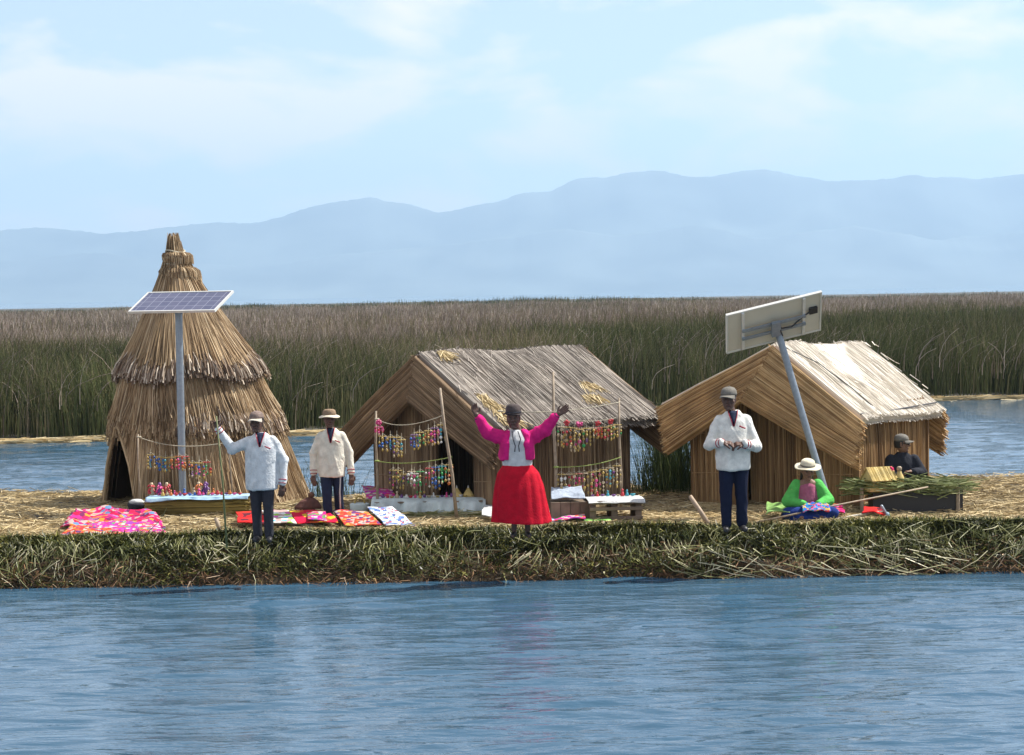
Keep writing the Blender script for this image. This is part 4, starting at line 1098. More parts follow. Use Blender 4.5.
T_red = textile('red_print', [(.52, .015, .02), (.50, .03, .02), (.10, .02, .03), (.55, .02, .02), (.5, .02, .02)], 11)
T_white = textile('white_embroidery', [(.72, .72, .68), (.42, .30, .28), (.10, .40, .55), (.72, .72, .68), (.30, .50, .08), (.60, .12, .40), (.72, .72, .7)], 14)
T_redyel = textile('red_yellow_print', [(.55, .01, .04), (.55, .01, .06), (.60, .42, .03), (.55, .01, .04), (.55, .10, .03), (.55, .01, .05)], 9)
T_orange = textile('orange_pattern', [(.52, .05, .03), (.55, .12, .04), (.12, .04, .15), (.55, .30, .06), (.50, .04, .04), (.40, .35, .30)], 20)
T_bluew = textile('blue_white_pattern', [(.62, .66, .72), (.10, .16, .38), (.66, .68, .72), (.18, .28, .50), (.6, .62, .68), (.35, .12, .15)], 25)
ground_cloth('pink printed cloth spread over the heap beside the conical hut doorway', quad(78, 150, 519, 166, 60, 531), T_pink, .06, .07, seed=1, tilt=.08)
ground_cloth('magenta cloth with green edging crumpled in front of the pink printed cloth', quad(88, 158, 530, 168, 80, 535), T_pink2, .03, .05, seed=2, tilt=.06)
ground_cloth('orange red patterned cloth at the crest of the bank left of the staff', quad(70, 112, 533, 124, 60, 536.5), T_orange, .03, .03, seed=3, tilt=.05)
ground_cloth('plain red cloth with dark motif beside the staff holder\'s legs', slope(236, 262, 511.5, 268, 238, 524), T_red, .014, .018, seed=4, tilt=0)
ground_cloth('white cloth embroidered in green and pink between two red cloths', slope(262, 288, 511.5, 297, 270, 524), T_white, .014, .018, seed=5, tilt=0)
ground_cloth('bright red cloth with a yellow motif in front of the hatted man', slope(289, 328, 511, 338, 298, 523.5), T_redyel, .014, .018, seed=6, tilt=0)
ground_cloth('orange and red patterned cloth next to the blue and white one', slope(332, 366, 511.5, 382, 344, 525.5), T_orange, .014, .018, seed=7, tilt=0)
ground_cloth('blue and white patterned cloth at the right end of the row', slope(368, 391, 508, 416, 386, 526), T_bluew, .014, .018, seed=8, tilt=0)
ground_cloth('long white cloth lying along the front of the cloth row', quad(238, 310, 526, 316, 240, 528.5), M['white'], .05, .02, seed=9, tilt=.02)
ground_cloth('small crumpled magenta cloth on the bright red cloth', slope(306, 324, 519, 328, 308, 525), T_pink2, .07, .06, seed=10, tilt=.05)
ground_cloth('pale printed cloth hanging over the left end of the low sheet covered stand', quad(362, 392, 503.5, 396, 366, 512), T_pink2, .20, .04, seed=11, tilt=.08)
ground_cloth('crumpled pink and white cloths beside the pallet stand', quad(556, 580, 517, 586, 552, 524), T_pink2, .06, .05, seed=12, tilt=.06)
ground_cloth('light blue crumpled cloth right of the red skirt', quad(546, 562, 518, 566, 548, 524), M['bluecloth'], .05, .04, seed=13, tilt=.04)
ground_cloth('narrow lime green cloth in front of the pallet stand', quad(585, 606, 520, 612, 584, 523.5), fab('lime_cloth', (.25, .55, .12)), .04, .02, seed=14, tilt=.02)
ground_cloth('small white crumpled cloth left of the red skirt', quad(484, 494, 515, 497, 482, 522), M['white'], .08, .05, seed=15, tilt=.06)
ground_cloth('lime green plastic bag lying left of the seated woman', quad(768, 784, 515, 790, 766, 521), solid('lime_bag', (.24, .42, .12), rough=.4, var=.3, scale=15), .10, .07, name='plastic_bag', seed=16, tilt=.05)['category'] = 'bag'
ground_cloth('pink cloth lying right of the seated woman in green', quad(829, 842, 512, 846, 830, 518), T_pink, .06, .05, seed=17, tilt=.05)
ground_cloth('small red and white cloth under the long pole on the right', quad(864, 882, 515, 886, 862, 519), T_red, .07, .04, seed=18, tilt=.04)

# ------------------------------------------------------------------ low stands with goods
def draped(name, root, x0, x1, y0, y1, z, drop, mat, seed=0, front=True, wave=.015, out=.045):
    u = np.linspace(x0, x1, 60); prof = [(y1+.02, z-drop*.4), (y1, z), ((y0+y1)/2, z+.005), (y0, z), (y0-out*.6, z-drop*.35), (y0-out, z-drop)]
    P = []
    for i, (yy, zz) in enumerate(prof):
        d = 1 if i >= 4 else .25
        P.append(np.stack([u, yy+d*wave*np.sin(u*17+seed)+d*wave*.7*np.sin(u*41+i), zz+d*(.03+wave*.6)*vn(u, u*0+i*.6, 5, seed)+0*u], -1))
    from numpy import array
    A_ = array(P); k = 4; idx = np.linspace(0, len(prof)-1, (len(prof)-1)*k+1); lo = np.floor(idx).astype(int).clip(0, len(prof)-2); fr = (idx-lo)[:, None, None]
    mb = MB(); mb.sheet(A_[lo]*(1-fr)+A_[lo+1]*fr, .008); return mb.build(name, mat, root, smooth=True)
# blue topped bench on a reed bundle
Db = gnd(200, 516).y; bl = at(148, 515, Db); br_ = at(250, 515, Db)
bench = empty('display_bench', ((bl.x+br_.x)/2, Db, G), 'low reed bundle bench with a blue cloth top before the conical hut', 'bench')
hw = (br_.x-bl.x)/2
mb = MB(); n = 520; a = rng.uniform(0, 2*PI, n); r0 = .13*rng.uniform(.8, 1.05, n)
mb.rev((-hw+.05, 0, .125), (1, 0, 0), [(0, .10), (.05, .115), (2*hw-.15, .115), (2*hw-.1, .10)], 16, sx=1, rnd=.2)
p0 = np.stack([-hw+rng.uniform(-.06, .5, n), np.cos(a)*r0, .13+np.sin(a)*r0*.95], -1); p1 = p0.copy(); p1[:, 0] = hw-rng.uniform(-.05, .5, n); p1[:, 2] += rng.normal(0, .01, n)
mb.strands(p0, p1, .02, .018, segs=2); mb.build('reed_bundle', strandmat('ochre_bundle', [(0, (.12, .09, .02)), (1, (.40, .30, .09))], pscale=3), bench)
draped('top_cloth', bench, -hw, hw, -.18, .25, .275, .035, M['bluecloth'], 3)
# grey sheet stand
Ds = gnd(430, 515).y; sl = at(372, 515, Ds); sr_ = at(486, 515, Ds)
stand = empty('display_stand', ((sl.x+sr_.x)/2, Ds+.1, G), 'low stand covered by a pale teal sheet before the grey hut', 'stand')
hs = (sr_.x-sl.x)/2
draped('sheet', stand, -hs, hs, -.16, .35, .225, .15, M['sheet'], 8, wave=.065, out=.26)
mb = MB()
for x in np.linspace(-hs+.1, hs-.1, 4): mb.box((x, .04, .09), (.07, .5, .2))
mb.box((0, .04, .185), (2*hs-.08, .55, .02)); mb.build('platform', M['wood'], stand)
mb = MB(); n = 260; x = rng.uniform(-hs+.2, hs, n); l = rng.uniform(.15, .5, n); a = rng.normal(0, .3, n)
p = np.stack([x, rng.uniform(-.60, -.42, n), rng.uniform(.0, .07, n)], -1); d = np.stack([np.cos(a)*l, np.sin(a)*l*.4, rng.normal(0, .04, n)], -1)
mb.strands(p-d/2, p+d/2, .016, .008, rnd=rng.uniform(.0, .9, n)); o = mb.build('green_reeds', M['stalk']); o.location = stand.location
tag(o, 'green reeds lying under the front of the pale teal sheet', kind='stuff')
# pallet stand
Dp = gnd(610, 522).y; pa = at(590, 520, Dp); pb = at(643, 520, Dp)
pal = empty('pallet_stand', ((pa.x+pb.x)/2, Dp, G), 'wooden pallet stand with a white cloth top beside the grey hut', 'stand', rot=(0, 0, R(4)))
hp_ = (pb.x-pa.x)/2
for zc in (.05, .17, .25):
    mb = MB(); mb.box((0, 0, zc), (2*hp_, .022, .045), bev=.004, rnd=rng.random()); mb.build('slat', M['wood'], pal)
for x in (-hp_+.04, -.02, hp_-.05):
    mb = MB(); mb.box((x, .32, .135), (.08, .60, .24), bev=.006, rnd=.3); mb.build('block', M['wood'], pal)
mb = MB(); mb.box((0, .3, .262), (2*hp_-.02, .62, .02), rnd=.4); mb.build('deck', M['wood'], pal)
draped('top_cloth', pal, -hp_-.02, hp_+.03, .0, .62, .285, .03, M['white'], 5, wave=.008)
pb2 = at(570, 519, Dp)
box = empty('wooden_crate', (pb2.x, Dp+.08, G), 'closed weathered plank crate between the red skirt and the pallet stand', 'crate')
for i in range(4):
    mb = MB(); mb.box((-.18+.125*i, 0, .13), (.118, .02, .26), bev=.004, rnd=rng.random()); mb.build('front_board', M['wood'], box)
mb = MB(); mb.box((0, .25, .13), (.50, .46, .25), rnd=.2); mb.build('crate_body', M['wood'], box)
ground_cloth('folded pale blue cloth lying on the closed plank crate', [tuple(V(q)) for q in ((pb2.x-.24, Dp+.5, G), (pb2.x+.16, Dp+.5, G), (pb2.x+.20, Dp+.1, G), (pb2.x-.24, Dp+.1, G))], solid('pale_blue_cloth', (.30, .35, .42), rough=.9, var=.2, bump=.6, bscale=20), .31, .05, seed=31, tilt=.12)

# reed platform at the right with the model hut
Dr = 31.35; ra = at(853, 516, Dr); rb = at(965, 516, Dr)
plat = empty('reed_platform', ((ra.x+rb.x)/2, Dr, G), 'dark sided platform topped with green reeds before the seated man', 'platform', rot=(0, 0, R(-3)))
hr_ = (rb.x-ra.x)/2
mb = MB(); mb.box((.12, .35, .15), (2*hr_-.3, .7, .30), bev=.01); mb.build('dark_box', M['black'], plat)  # plain black box filling the space below the reed top
mb = MB(); n = 620; l = rng.uniform(.2, .7, n); a = rng.normal(.02, .4, n); x = rng.uniform(-hr_+.1, hr_, n)
p = np.stack([x, rng.uniform(-.12, .72, n), rng.uniform(.25, .40, n)], -1); d = np.stack([np.cos(a)*l, np.sin(a)*l*.6, rng.normal(-.05, .14, n)*l], -1)
mb.strands(p-d/2, p+d/2, .018, .009, segs=2, bend=rng.normal(0, .01, (n, 3)), rnd=rng.beta(1.6, 2.2, n)); mb.build('reed_top', strandmat('green_reed_top', [(0, (.06, .08, .02)), (.6, (.17, .20, .06)), (1, (.45, .45, .25))], pscale=4), plat)
for x in (-hr_+.12, hr_-.1):
    mb = MB(); mb.tube([(x, -.03, 0), (x, -.03, .33)], .025, 8); mb.build('leg', M['pole_wood'], plat)
mc = at(879, 487.5, 31.45)
mh = empty('model_hut', (mc.x, mc.y, mc.z), 'small yellow reed model hut standing on the reed platform', 'model hut', rot=(0, 0, R(20)))
mh.scale = (1.15,)*3
mb = MB(); mb.box((0, 0, .055), (.26, .20, .11), rnd=.2)
n = 90; x = rng.uniform(-.13, .13, n); mb.strands(np.stack([x, x*0-.104, x*0], -1), np.stack([x, x*0-.104, x*0+.11], -1), .010, .010)
mb.build('wall', M['toyyellow'], mh)
mb = MB()
for sgn in (-1, 1):
    n = 110; x = rng.uniform(-.165, .165, n); mb.strands(np.stack([x, x*0, x*0+.235], -1), np.stack([x, x*0+sgn*.155, x*0+.085], -1), .013, .013, rnd=rng.uniform(.3, 1, n))
v = np.array([[-.15, -.14, .09], [.15, -.14, .09], [.15, 0, .225], [-.15, 0, .225], [-.15, .14, .09], [.15, .14, .09]])
mb.add(v, [[0, 1, 2, 3], [3, 2, 5, 4], [0, 4, 5, 1]], [[0, 3, 4], [1, 5, 2]], rnd=.8); mb.build('roof', M['toyyellow'], mh)
mb = MB(); mb.box((.12, 0, -.018), (.62, .30, .036), bev=.006, rnd=.3)
n = 80; y = rng.uniform(-.15, -.15, n); z = rng.uniform(-.03, .004, n); mb.strands(np.stack([z*0-.2, y, z], -1), np.stack([z*0+.44, y, z], -1), .009, .009); mb.build('base', M['toyyellow'], mh)
mb = MB(); mb.cap((-.131, .0, .12), (-.136, .0, .12), .012, .012, 8); mb.build('vent', M['black'], mh)
vc = at(899.5, 484, 31.45); vs = empty('figurine', (vc.x, vc.y, vc.z), 'tan reed figurine with a bottle shaped body beside the model hut', 'figurine')
mb = MB(); mb.rev((0, 0, 0), (0, 0, 1), [(0, .05), (.05, .07), (.10, .055), (.15, .03), (.17, .026)], 16); mb.build('body', M['toyyellow'], vs, smooth=True)
mb = MB(); mb.rev((0, 0, .168), (0, 0, 1), [(0, .02), (.02, .034), (.05, .034), (.065, .018)], 14); mb.build('head', M['pole_wood'], vs, smooth=True)
fc = at(891, 470, 31.5); mb = MB()
for i in range(26):
    a, b_ = rng.uniform(0, 2*PI), rng.uniform(-1, 1); d = V((math.cos(a)*math.sqrt(1-b_*b_), math.sin(a)*math.sqrt(1-b_*b_), b_)); mb.cap(d*.01, d*.034, .012, .016, 7)
fl_ = empty('pompom', fc, 'crimson pompom on a stem between the model hut and the figurine', 'pompom'); mb.build('tuft', fab('crimson_wool', (.55, .02, .12)), fl_, smooth=True)
mb = MB(); mb.tube([(0, 0, 0), (.01, 0, -(fc.z-mc.z)+.0)], .006, 6); mb.build('stem', M['green_pole'], fl_)

# poles and tools lying about
def lying(name, label, cat, p, q, r, mat, extra=None):
    p, q = V(p), V(q); o = empty(name, p, label, cat); mb = MB(); d = q-p
    mb.tube([(0, 0, 0), d*.5+V((0, 0, .01)), d], r, 8, r1=r*.8); mb.build('shaft', mat, o, smooth=True)
    if extra: extra(o, d)
    return o
Dq = 30.75
lying('long_pole', 'long thin pole leaning up from the bank against the reed platform', 'pole', at(735, 527, 30.2), at(928, 487, 31.0), .013, M['pole_wood'])
def hammer(o, d):
    mb = MB(); mb.cap(d+V((-.03, 0, .06)), d+V((.035, 0, -.05)), .022, .02, 10); mb.build('head', M['steel'], o, smooth=True)
    mb = MB(); mb.cap(d+V((.04, 0, -.04)), d+V((.07, 0, -.13)), .028, .03, 10); mb.build('grip', M['bluecloth'], o, smooth=True)
lying('hoe', 'pale handled hoe with a blue end lying by the seated woman', 'hoe', at(822, 522.5, 30.4), at(884, 511, 30.7), .016, solid('pale_handle', (.5, .47, .4)), hammer)
def stake_bits(o, d): pass
sk_ = lying('wooden_stake', 'thick pale wooden stake leaning out of the bank near the standing man', 'stake', at(710, 527, 30.1), at(690, 496, 30.25), .034, solid('stake_wood', (.36, .27, .19), var=.2))
mb = MB(); n = 60; a = rng.uniform(0, 2*PI, n)
wo_ = at(236, 530, 30.25)
mb.tube([(0, 0, 0), (-.02, 0, .10), (-.05, .02, .19)], .035, 8, r1=.022); o = mb.build('wooden_peg', M['pole_wood'], smooth=True); o.location = (at(219, 538, 30.1).x, 30.2, G); tag(o, 'short thick peg standing in the straw left of the staff', 'peg')

# ------------------------------------------------------------------ display racks: poles, lines and hanging ornaments
def upright(label, pb_, pt, D, r=.022, mat='pole_wood', group='poles that carry the ornament lines'):
    b_ = at(*pb_, D); t_ = at(*pt, D); o = empty('wooden_pole', (b_.x, D, G), label, 'pole', group)
    mb = MB(); d = V((t_.x-b_.x, 0, t_.z-G)); mb.tube([(0, 0, -.03), d*.35+V((.012, 0, 0)), d*.7+V((-.008, 0, 0)), d], r, 8, r1=r*.7); mb.build('shaft', M[mat], o, smooth=True); return o
upright('thin pole at the conical hut doorway carrying the ornament line', (139, 512), (138, 434), 33.6, .016)
upright('slim pole right of the conical hut line behind the staff', (232, 512), (229, 436), 33.6, .014)
upright('left pole of the front rack before the grey hut', (377, 513), (376, 411), 32.2, .020)
upright('long leaning pole at the right of the front rack before the grey hut', (457, 512), (440, 388), 31.4, .024)
upright('tall pole just right of the woman in pink', (556, 518), (553, 372), 31.3, .024)
upright('shorter pole above the pallet stand near the hut corner', (621, 518), (619, 398), 31.6, .020)
def line(label, pts, mat, r=.006):
    P = [at(*p) for p in pts]; n = 28; out = []
    P = np.array([tuple(p) for p in P]); t = np.linspace(0, 1, len(P)); tt = np.linspace(0, 1, n)
    co = [np.polyfit(t, P[:, i], min(2, len(P)-1)) for i in range(3)]
    Q = np.stack([np.polyval(c, tt) for c in co], -1)
    o = empty('line', tuple(Q[0]), label, 'line'); mb = MB(); mb.tube(Q-Q[0], r, 5); mb.build('cord', mat, o, smooth=True)
    mb = MB(); mb.cap((-.02, 0, 0), (.02, 0, 0), r*2.2, r*2.2, 8); mb.build('knot', mat, o, smooth=True)
    return lambda px: (Q[np.argmin([abs(np.dot(q, (1, 0, 0))/q[1]-ray(px, 400).x/ray(px, 400).y) for q in Q])])
LA = line('pale line strung before the conical hut', [(139, 437, 33.55), (180, 446, 33.5), (229, 442, 33.55)], M['rope'])
LB = line('pale upper line of the rack before the grey hut gable', [(377, 419, 32.15), (405, 425, 31.8), (444, 415, 31.42)], M['rope'])
LC = line('green lower line of the rack before the grey hut gable', [(377, 461, 32.15), (410, 463, 31.8), (452, 457, 31.4)], M['greenrope'])
LD = line('white line running along the eave of the grey hut', [(500, 411, 31.2), (560, 411, 31.25), (620, 402, 31.55)], M['rope'])
LE = line('lime green line strung between the two poles by the pallet stand', [(556, 467, 31.25), (590, 465, 31.4), (621, 457, 31.55)], M['greenrope'])
LF = line('dark upper line with red pompoms under the eave of the grey hut', [(556, 419, 31.3), (590, 421, 31.4), (619, 417, 31.6)], M['rope'], .004)
bead_me = MB(); bead_me.rev((0, 0, -.018), (0, 0, 1), [(0, .003), (.006, .010), (.016, .0145), (.026, .010), (.032, .003)], 9)
disc_me = MB(); disc_me.rev((0, -.006, 0), (0, 1, 0), [(0, .012), (.002, .017), (.010, .017), (.012, .012)], 10)
BC = {'blue': (.02, .10, .36), 'teal': (.04, .28, .36), 'gold': (.40, .28, .07), 'red': (.45, .03, .04), 'orange': (.52, .15, .03), 'pink': (.58, .06, .22), 'green': (.03, .30, .08), 'purple': (.14, .05, .20), 'white': (.65, .65, .62), 'cream': (.45, .36, .23)}
bmat = {k: solid('bead_'+k, c, rough=.4, var=.1) for k, c in BC.items()}
bmesh_ = {k: bead_me.mesh('bead', bmat[k], True) for k in BC}; dmesh_ = {k: disc_me.mesh('disc', bmat[k], True) for k in BC}
def ringmesh(col, r):
    m = MB(); an = np.linspace(0, 2*PI, 22); m.tube(np.stack([np.cos(an)*r, np.sin(an)*r, an*0], -1), .004, 5); return m.mesh('hoop', bmat[col], True)
hoopm = {c: ringmesh(c, .055) for c in ('gold', 'cream', 'red', 'teal', 'purple', 'pink', 'green', 'blue', 'orange', 'white')}
def mobile(label, at_, cols, L_, group, hoop='gold', dens=3, pom=None, scale=1.0):
    o = empty('ornament', tuple(at_), label, 'ornament', group); o.scale = (scale,)*3
    mb = MB(); mb.tube([(0, 0, .0), (0, 0, -.07)], .003, 4)
    for k in range(3):
        a = k*2.09+.5; mb.tube([(0, 0, -.05), (math.cos(a)*.054, math.sin(a)*.054, -.09)], .0025, 4)
        mb.tube([(math.cos(a)*.054, math.sin(a)*.054, -.09), (math.cos(a)*.054, math.sin(a)*.054, -.10-L_)], .0025, 4)
    mb.tube([(0, 0, -.07), (0, 0, -.13-L_)], .0025, 4)
    mb.build('thread', M['rope'], o)
    h = bpy.data.objects.new('hoop', hoopm[hoop]); C.objects.link(h); h.parent = o; h.location = (0, 0, -.09)
    for k in range(4):
        a = k*2.09+.5; x, y = (math.cos(a)*.054, math.sin(a)*.054) if k < 3 else (0, 0)
        for j in range(dens):
            if rng.random() < .14: continue
            c = cols[int(rng.integers(len(cols)))]; me = (bmesh_ if rng.random() < .6 else dmesh_)[c]
            b_ = bpy.data.objects.new('bead', me); C.objects.link(b_); b_.parent = o; z = -.10-L_*(j+.5+rng.uniform(-.3, .3))/dens-(.03 if k == 3 else 0); b_.location = (x, y-.004, z); b_.rotation_euler = (0, 0, rng.uniform(-.8, .8)); s_ = rng.uniform(.75, 1.35); b_.scale = (s_,)*3
    c = BC
    for k in range(3):
        if rng.random() < .6:
            a = k*2.09+.5; b_ = bpy.data.objects.new('bead', bmesh_['gold' if rng.random() < .7 else 'cream']); C.objects.link(b_); b_.parent = o; b_.location = (math.cos(a)*.054, math.sin(a)*.054, -.12-L_); b_.scale = (.9, .9, 1.4)
    if pom:
        m = MB()
        for i in range(18):
            a, bb = rng.uniform(0, 2*PI), rng.uniform(-1, 1); d = V((math.cos(a)*math.sqrt(1-bb*bb), math.sin(a)*math.sqrt(1-bb*bb), bb)); m.cap(d*.01, d*.032, .010, .013, 6)
        m.M = None; q = m.build('pompom', bmat[pom], o, smooth=True); q.location = (0, 0, -.03)
words = ['first', 'second', 'third', 'fourth', 'fifth', 'sixth', 'seventh', 'eighth', 'ninth', 'tenth', 'eleventh', 'twelfth', 'thirteenth', 'fourteenth', 'fifteenth', 'sixteenth', 'seventeenth', 'eighteenth', 'nineteenth', 'twentieth']
def row(fn, items, where, group, dz=0.0, L_=.15, dens=3):
    for i, it in enumerate(items):
        px, cols = it[0], it[1]; q = fn(px); kw = it[2] if len(it) > 2 else {}
        nm = ' and '.join(dict.fromkeys(cols[:2])) if cols[0] != cols[1] else cols[0]
        mobile('%s beaded ornament, %s from the left on %s' % (nm, words[i], where), (q[0], q[1], q[2]-.005-kw.get('drop', dz)), cols, kw.get('L', L_), group, kw.get('hoop', cols[-1]), kw.get('dens', dens), kw.get('pom'), kw.get('s', 1.0))
row(LA, [(149, ['blue', 'teal', 'gold'], dict(drop=.10)), (157, ['blue', 'blue', 'gold'], dict(drop=.10)), (164, ['teal', 'blue', 'gold'], dict(drop=.09)), (171, ['orange', 'red', 'gold'], dict(drop=.07)), (176, ['red', 'pink', 'orange'], dict(drop=.05)), (184, ['orange', 'orange', 'red'], dict(drop=.05)), (192, ['orange', 'purple', 'gold'], dict(drop=.14)), (199, ['pink', 'blue', 'gold'], dict(drop=.13, s=1.15)), (206, ['green', 'orange', 'red'], dict(drop=.14))],
    'the conical hut line', 'ornaments on the conical hut line')
row(LB, [(379, ['pink', 'red', 'pink'], dict(L=.06, pom='pink')), (381, ['blue', 'gold', 'gold'], dict(drop=.10)), (389, ['teal', 'blue', 'gold'], dict(drop=.08)), (396, ['purple', 'gold', 'gold'], dict(drop=.07, L=.22)), (402, ['teal', 'cream', 'gold'], dict(drop=.10, L=.18)), (413, ['blue', 'blue', 'purple'], dict(drop=.05)), (420, ['green', 'green', 'gold'], dict(drop=.03)), (427, ['orange', 'gold', 'gold'], dict(drop=.04)), (435, ['pink', 'pink', 'purple'], dict(drop=.03, L=.17)), (441, ['teal', 'white', 'gold'], dict(drop=.02, L=.2))],
    'the upper gable line', 'ornaments on the upper line before the grey gable')
row(LC, [(391, ['pink', 'purple', 'gold'], dict(L=.2)), (396, ['green', 'gold', 'gold'], dict()), (402, ['purple', 'cream', 'gold'], dict(drop=.05)), (409, ['white', 'green', 'cream'], dict(drop=.02)), (414, ['pink', 'pink', 'white'], dict(drop=.05)), (420, ['green', 'gold', 'green'], dict(L=.3, drop=.03)), (427, ['pink', 'white', 'red'], dict(L=.22)), (433, ['blue', 'gold', 'blue'], dict(L=.25)), (440, ['green', 'green', 'teal'], dict(L=.18)), (446, ['orange', 'cream', 'gold'], dict(L=.22))],
    'the lower gable line', 'ornaments on the lower line before the grey gable')
row(LF, [(561, ['green', 'gold', 'cream'], dict(L=.2)), (567, ['red', 'orange', 'gold'], dict(L=.22, pom='red')), (573, ['cream', 'gold', 'gold'], dict(L=.26)), (578, ['pink', 'green', 'gold'], dict(L=.2, pom='pink', s=1.15)), (585, ['purple', 'gold', 'gold'], dict(L=.18)), (592, ['gold', 'gold', 'cream'], dict(L=.14)), (597, ['red', 'orange', 'red'], dict(L=.08, pom='red')), (604, ['red', 'cream', 'gold'], dict(L=.14)), (610, ['pink', 'gold', 'gold'], dict(L=.14, pom='red')), (616, ['cream', 'green', 'gold'], dict(L=.14))],
    'the eave line', 'ornaments under the eave of the grey hut')
row(LE, [(561, ['cream', 'white', 'gold'], dict(L=.22)), (567, ['gold', 'red', 'cream'], dict(L=.26)), (573, ['purple', 'cream', 'gold'], dict(L=.3)), (578, ['pink', 'pink', 'red'], dict(L=.2)), (584, ['gold', 'gold', 'cream'], dict(L=.32)), (590, ['red', 'cream', 'gold'], dict(L=.24)), (596, ['purple', 'pink', 'gold'], dict(L=.22)), (602, ['gold', 'cream', 'gold'], dict(L=.28)), (609, ['purple', 'teal', 'cream'], dict(L=.2)), (615, ['pink', 'cream', 'gold'], dict(L=.24))],
    'the lime green line', 'ornaments on the lime green line')

# small goods on the stands
pot = MB(); pot.rev((0, 0, 0), (0, 0, 1), [(0, .022), (.01, .034), (.035, .040), (.06, .024), (.072, .019), (.082, .026)], 12)
doll = MB(); doll.rev((0, 0, 0), (0, 0, 1), [(0, .036), (.02, .038), (.07, .018), (.075, .012), (.08, .018), (.10, .022), (.115, .014), (.122, .005)], 12)
bowl = MB(); bowl.rev((0, 0, 0), (0, 0, 1), [(0, .02), (.008, .03), (.03, .045), (.04, .047)], 12)
sm = {}
def goods(parent_loc, rotz, x0, x1, y, z, n, where, group, cols, seed, jit=.05):
    r_ = np.random.default_rng(seed)
    for i in range(n):
        c = cols[int(r_.integers(len(cols)))]; kind, mbk = (('small_pot', pot), ('doll', doll), ('small_bowl', bowl))[int(r_.integers(3))]
        key = (kind, c)
        if key not in sm: sm[key] = mbk.mesh(kind, bmat[c], True)
        o = bpy.data.objects.new(kind, sm[key]); C.objects.link(o)
        p = Matrix.Rotation(rotz, 4, 'Z') @ V((x0+(x1-x0)*(i+.5)/n+r_.uniform(-.01, .01), y+r_.uniform(-jit, jit), z)); o.location = V(parent_loc)+p; s_ = r_.uniform(.5, .8); o.scale = (s_,)*3
        k = {'small_pot': 'pot', 'doll': 'doll', 'small_bowl': 'bowl'}[kind]
        tag(o, 'little %s %s, %s from the left %s' % (c, k, words[i], where), k, group)
cs = ['red', 'purple', 'cream', 'pink', 'gold', 'orange', 'blue', 'red', 'purple']
goods(bench.location, 0, -hw+.18, hw-.1, -.06, .288, 18, 'along the front of the blue bench', 'small goods on the blue bench', cs, 1, .04)
goods(bench.location, 0, -hw+.25, hw-.35, .14, .288, 12, 'in the back row of the blue bench', 'small goods on the blue bench', cs, 2, .04)
goods(stand.location, 0, -hs+.12, hs-.25, .0, .228, 19, 'on the pale teal sheet', 'small goods on the teal sheet', ['red', 'purple', 'cream', 'pink', 'gold', 'purple', 'white'], 3)
goods(pal.location, R(4), -hp_+.05, hp_-.05, .40, .297, 9, 'on the pallet stand cloth', 'small goods on the pallet stand', ['gold', 'cream', 'red', 'purple', 'teal'], 4)
for i, (px, lab) in enumerate(((457, 'left of two small reed cones with pale tips on the teal sheet'), (468.5, 'right of two small reed cones with pale tips on the teal sheet'))):
    q = at(px, 505, stand.location.y); o = empty('reed_cone', (q.x, stand.location.y+.05, stand.location.z+.228), lab, 'cone', 'small reed cones')
    m = MB(); m.rev((0, 0, 0), (0, 0, 1), [(0, .075), (.02, .078), (.09, .03), (.11, .012)], 12)
    a = rng.uniform(0, 2*PI, 50); m.strands(np.stack([np.cos(a)*.078, np.sin(a)*.078, a*0], -1), np.stack([np.cos(a)*.01, np.sin(a)*.01, a*0+.12], -1), .008, .004); m.build('body', M['toyyellow'], o)
    m = MB(); m.rev((0, 0, .10), (0, 0, 1), [(0, .016), (.03, .010), (.055, .004)], 10); m.build('tip', M['white'], o)
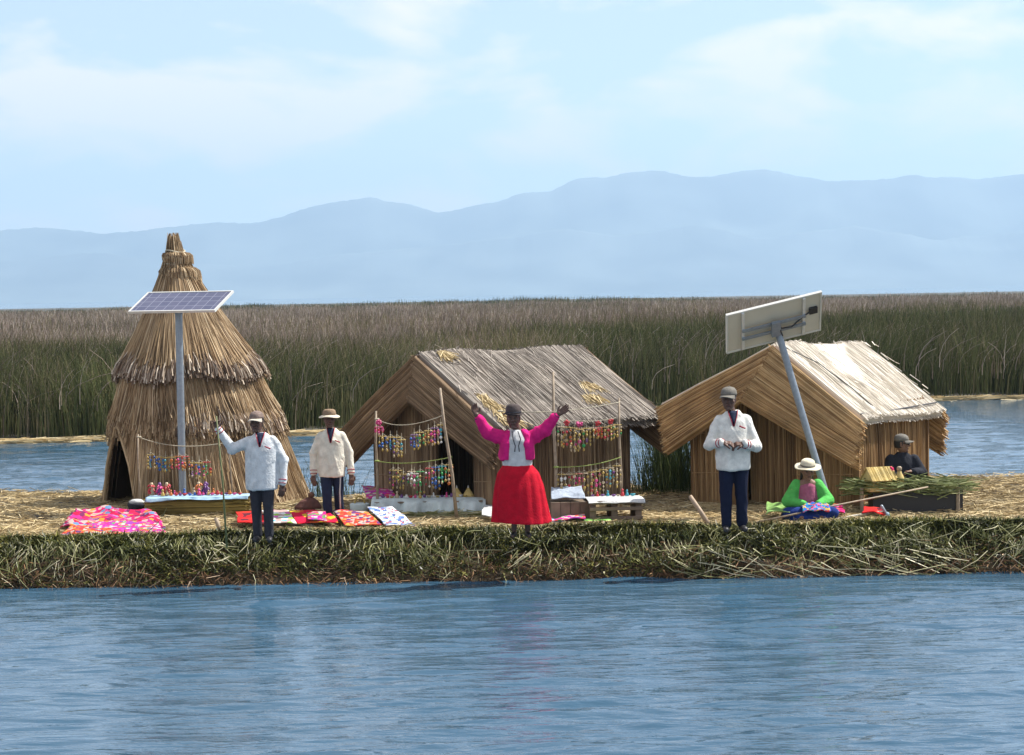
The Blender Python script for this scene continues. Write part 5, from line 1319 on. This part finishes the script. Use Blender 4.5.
# dolls and pompoms heaped at the left end of the blue bench, white cup beside
for i, (px, py, c, lab) in enumerate(((152, 500, 'red', 'red tasselled doll at the left end of the blue bench'), (160, 501, 'pink', 'pink tasselled doll near the left end of the blue bench'), (167, 500, 'red', 'red tasselled doll right of the pink one on the blue bench'), (206, 500, 'purple', 'purple tasselled doll near the staff on the blue bench'), (199, 501, 'orange', 'orange tasselled doll near the staff on the blue bench'))):
    q = at(px, py, Db+.05); o = empty('doll', (q.x, Db+.05, G+.288), lab, 'doll', 'tasselled dolls on the blue bench')
    m = MB()
    for j in range(22):
        a = rng.uniform(0, 2*PI); z = rng.uniform(.02, .15); m.cap((math.cos(a)*.03, math.sin(a)*.03, z), (math.cos(a)*.05, math.sin(a)*.05, z-.015), .012, .009, 6)
    m.build('tassels', bmat[c], o, smooth=True)
    m = MB(); m.rev((0, 0, 0), (0, 0, 1), [(0, .035), (.13, .02), (.15, .024), (.175, .016)], 10); m.build('body', bmat['purple' if i % 2 else 'cream'], o, smooth=True)
q = at(138, 512, 33.0); o = empty('round_hat', (q.x, 32.9, G+.12), 'dark round bowl with a white lid by the conical hut doorway', 'bowl')
m = MB(); m.rev((0, 0, -.10), (0, 0, 1), [(0, .06), (.05, .11), (.13, .13), (.15, .125)], 18); m.build('body', M['charcoal'], o, smooth=True)
m = MB(); m.rev((0, 0, .045), (0, 0, 1), [(0, .10), (.03, .11), (.055, .06), (.06, .02)], 18); m.build('lid', M['white'], o, smooth=True); o.name = 'lidded_bowl'
# yellow handled basket between the hatted man and the rack
q = at(360, 514, 32.6); o = empty('basket', (q.x, 32.6, G), 'pale basket with a yellow arched handle behind the left rack pole', 'basket')
m = MB(); m.rev((0, 0, 0), (0, 0, 1), [(0, .11), (.05, .13), (.13, .14), (.14, .12)], 18); m.build('body', M['sheet'], o, smooth=True)
m = MB(); an = np.linspace(0, PI, 16); m.tube(np.stack([np.cos(an)*.07, an*0-.02, .11+np.sin(an)*.13], -1), .014, 6); m.build('handle', bmat['gold'], o, smooth=True)
# brown sack on the straw between tower and hatted man
q = gnd(308, 511); o = empty('sack', (q.x, q.y, G), 'dark brown sack slumped between the conical hut and the hatted man', 'sack')
m = MB(); m.loft([(0, 0, -.01, .17, .13), (0, 0, .06, .19, .15), (.02, 0, .14, .13, .10), (.03, 0, .19, .05, .04)], 20); remesh('body', m, .012, fab('brown_sack', (.12, .055, .045)), o, folds=.07)
m = MB(); m.cap((.03, 0, .18), (.05, -.01, .22), .03, .05, 10); remesh('neck', m, .01, fab('brown_sack_neck', (.14, .07, .05)), o, folds=.03)
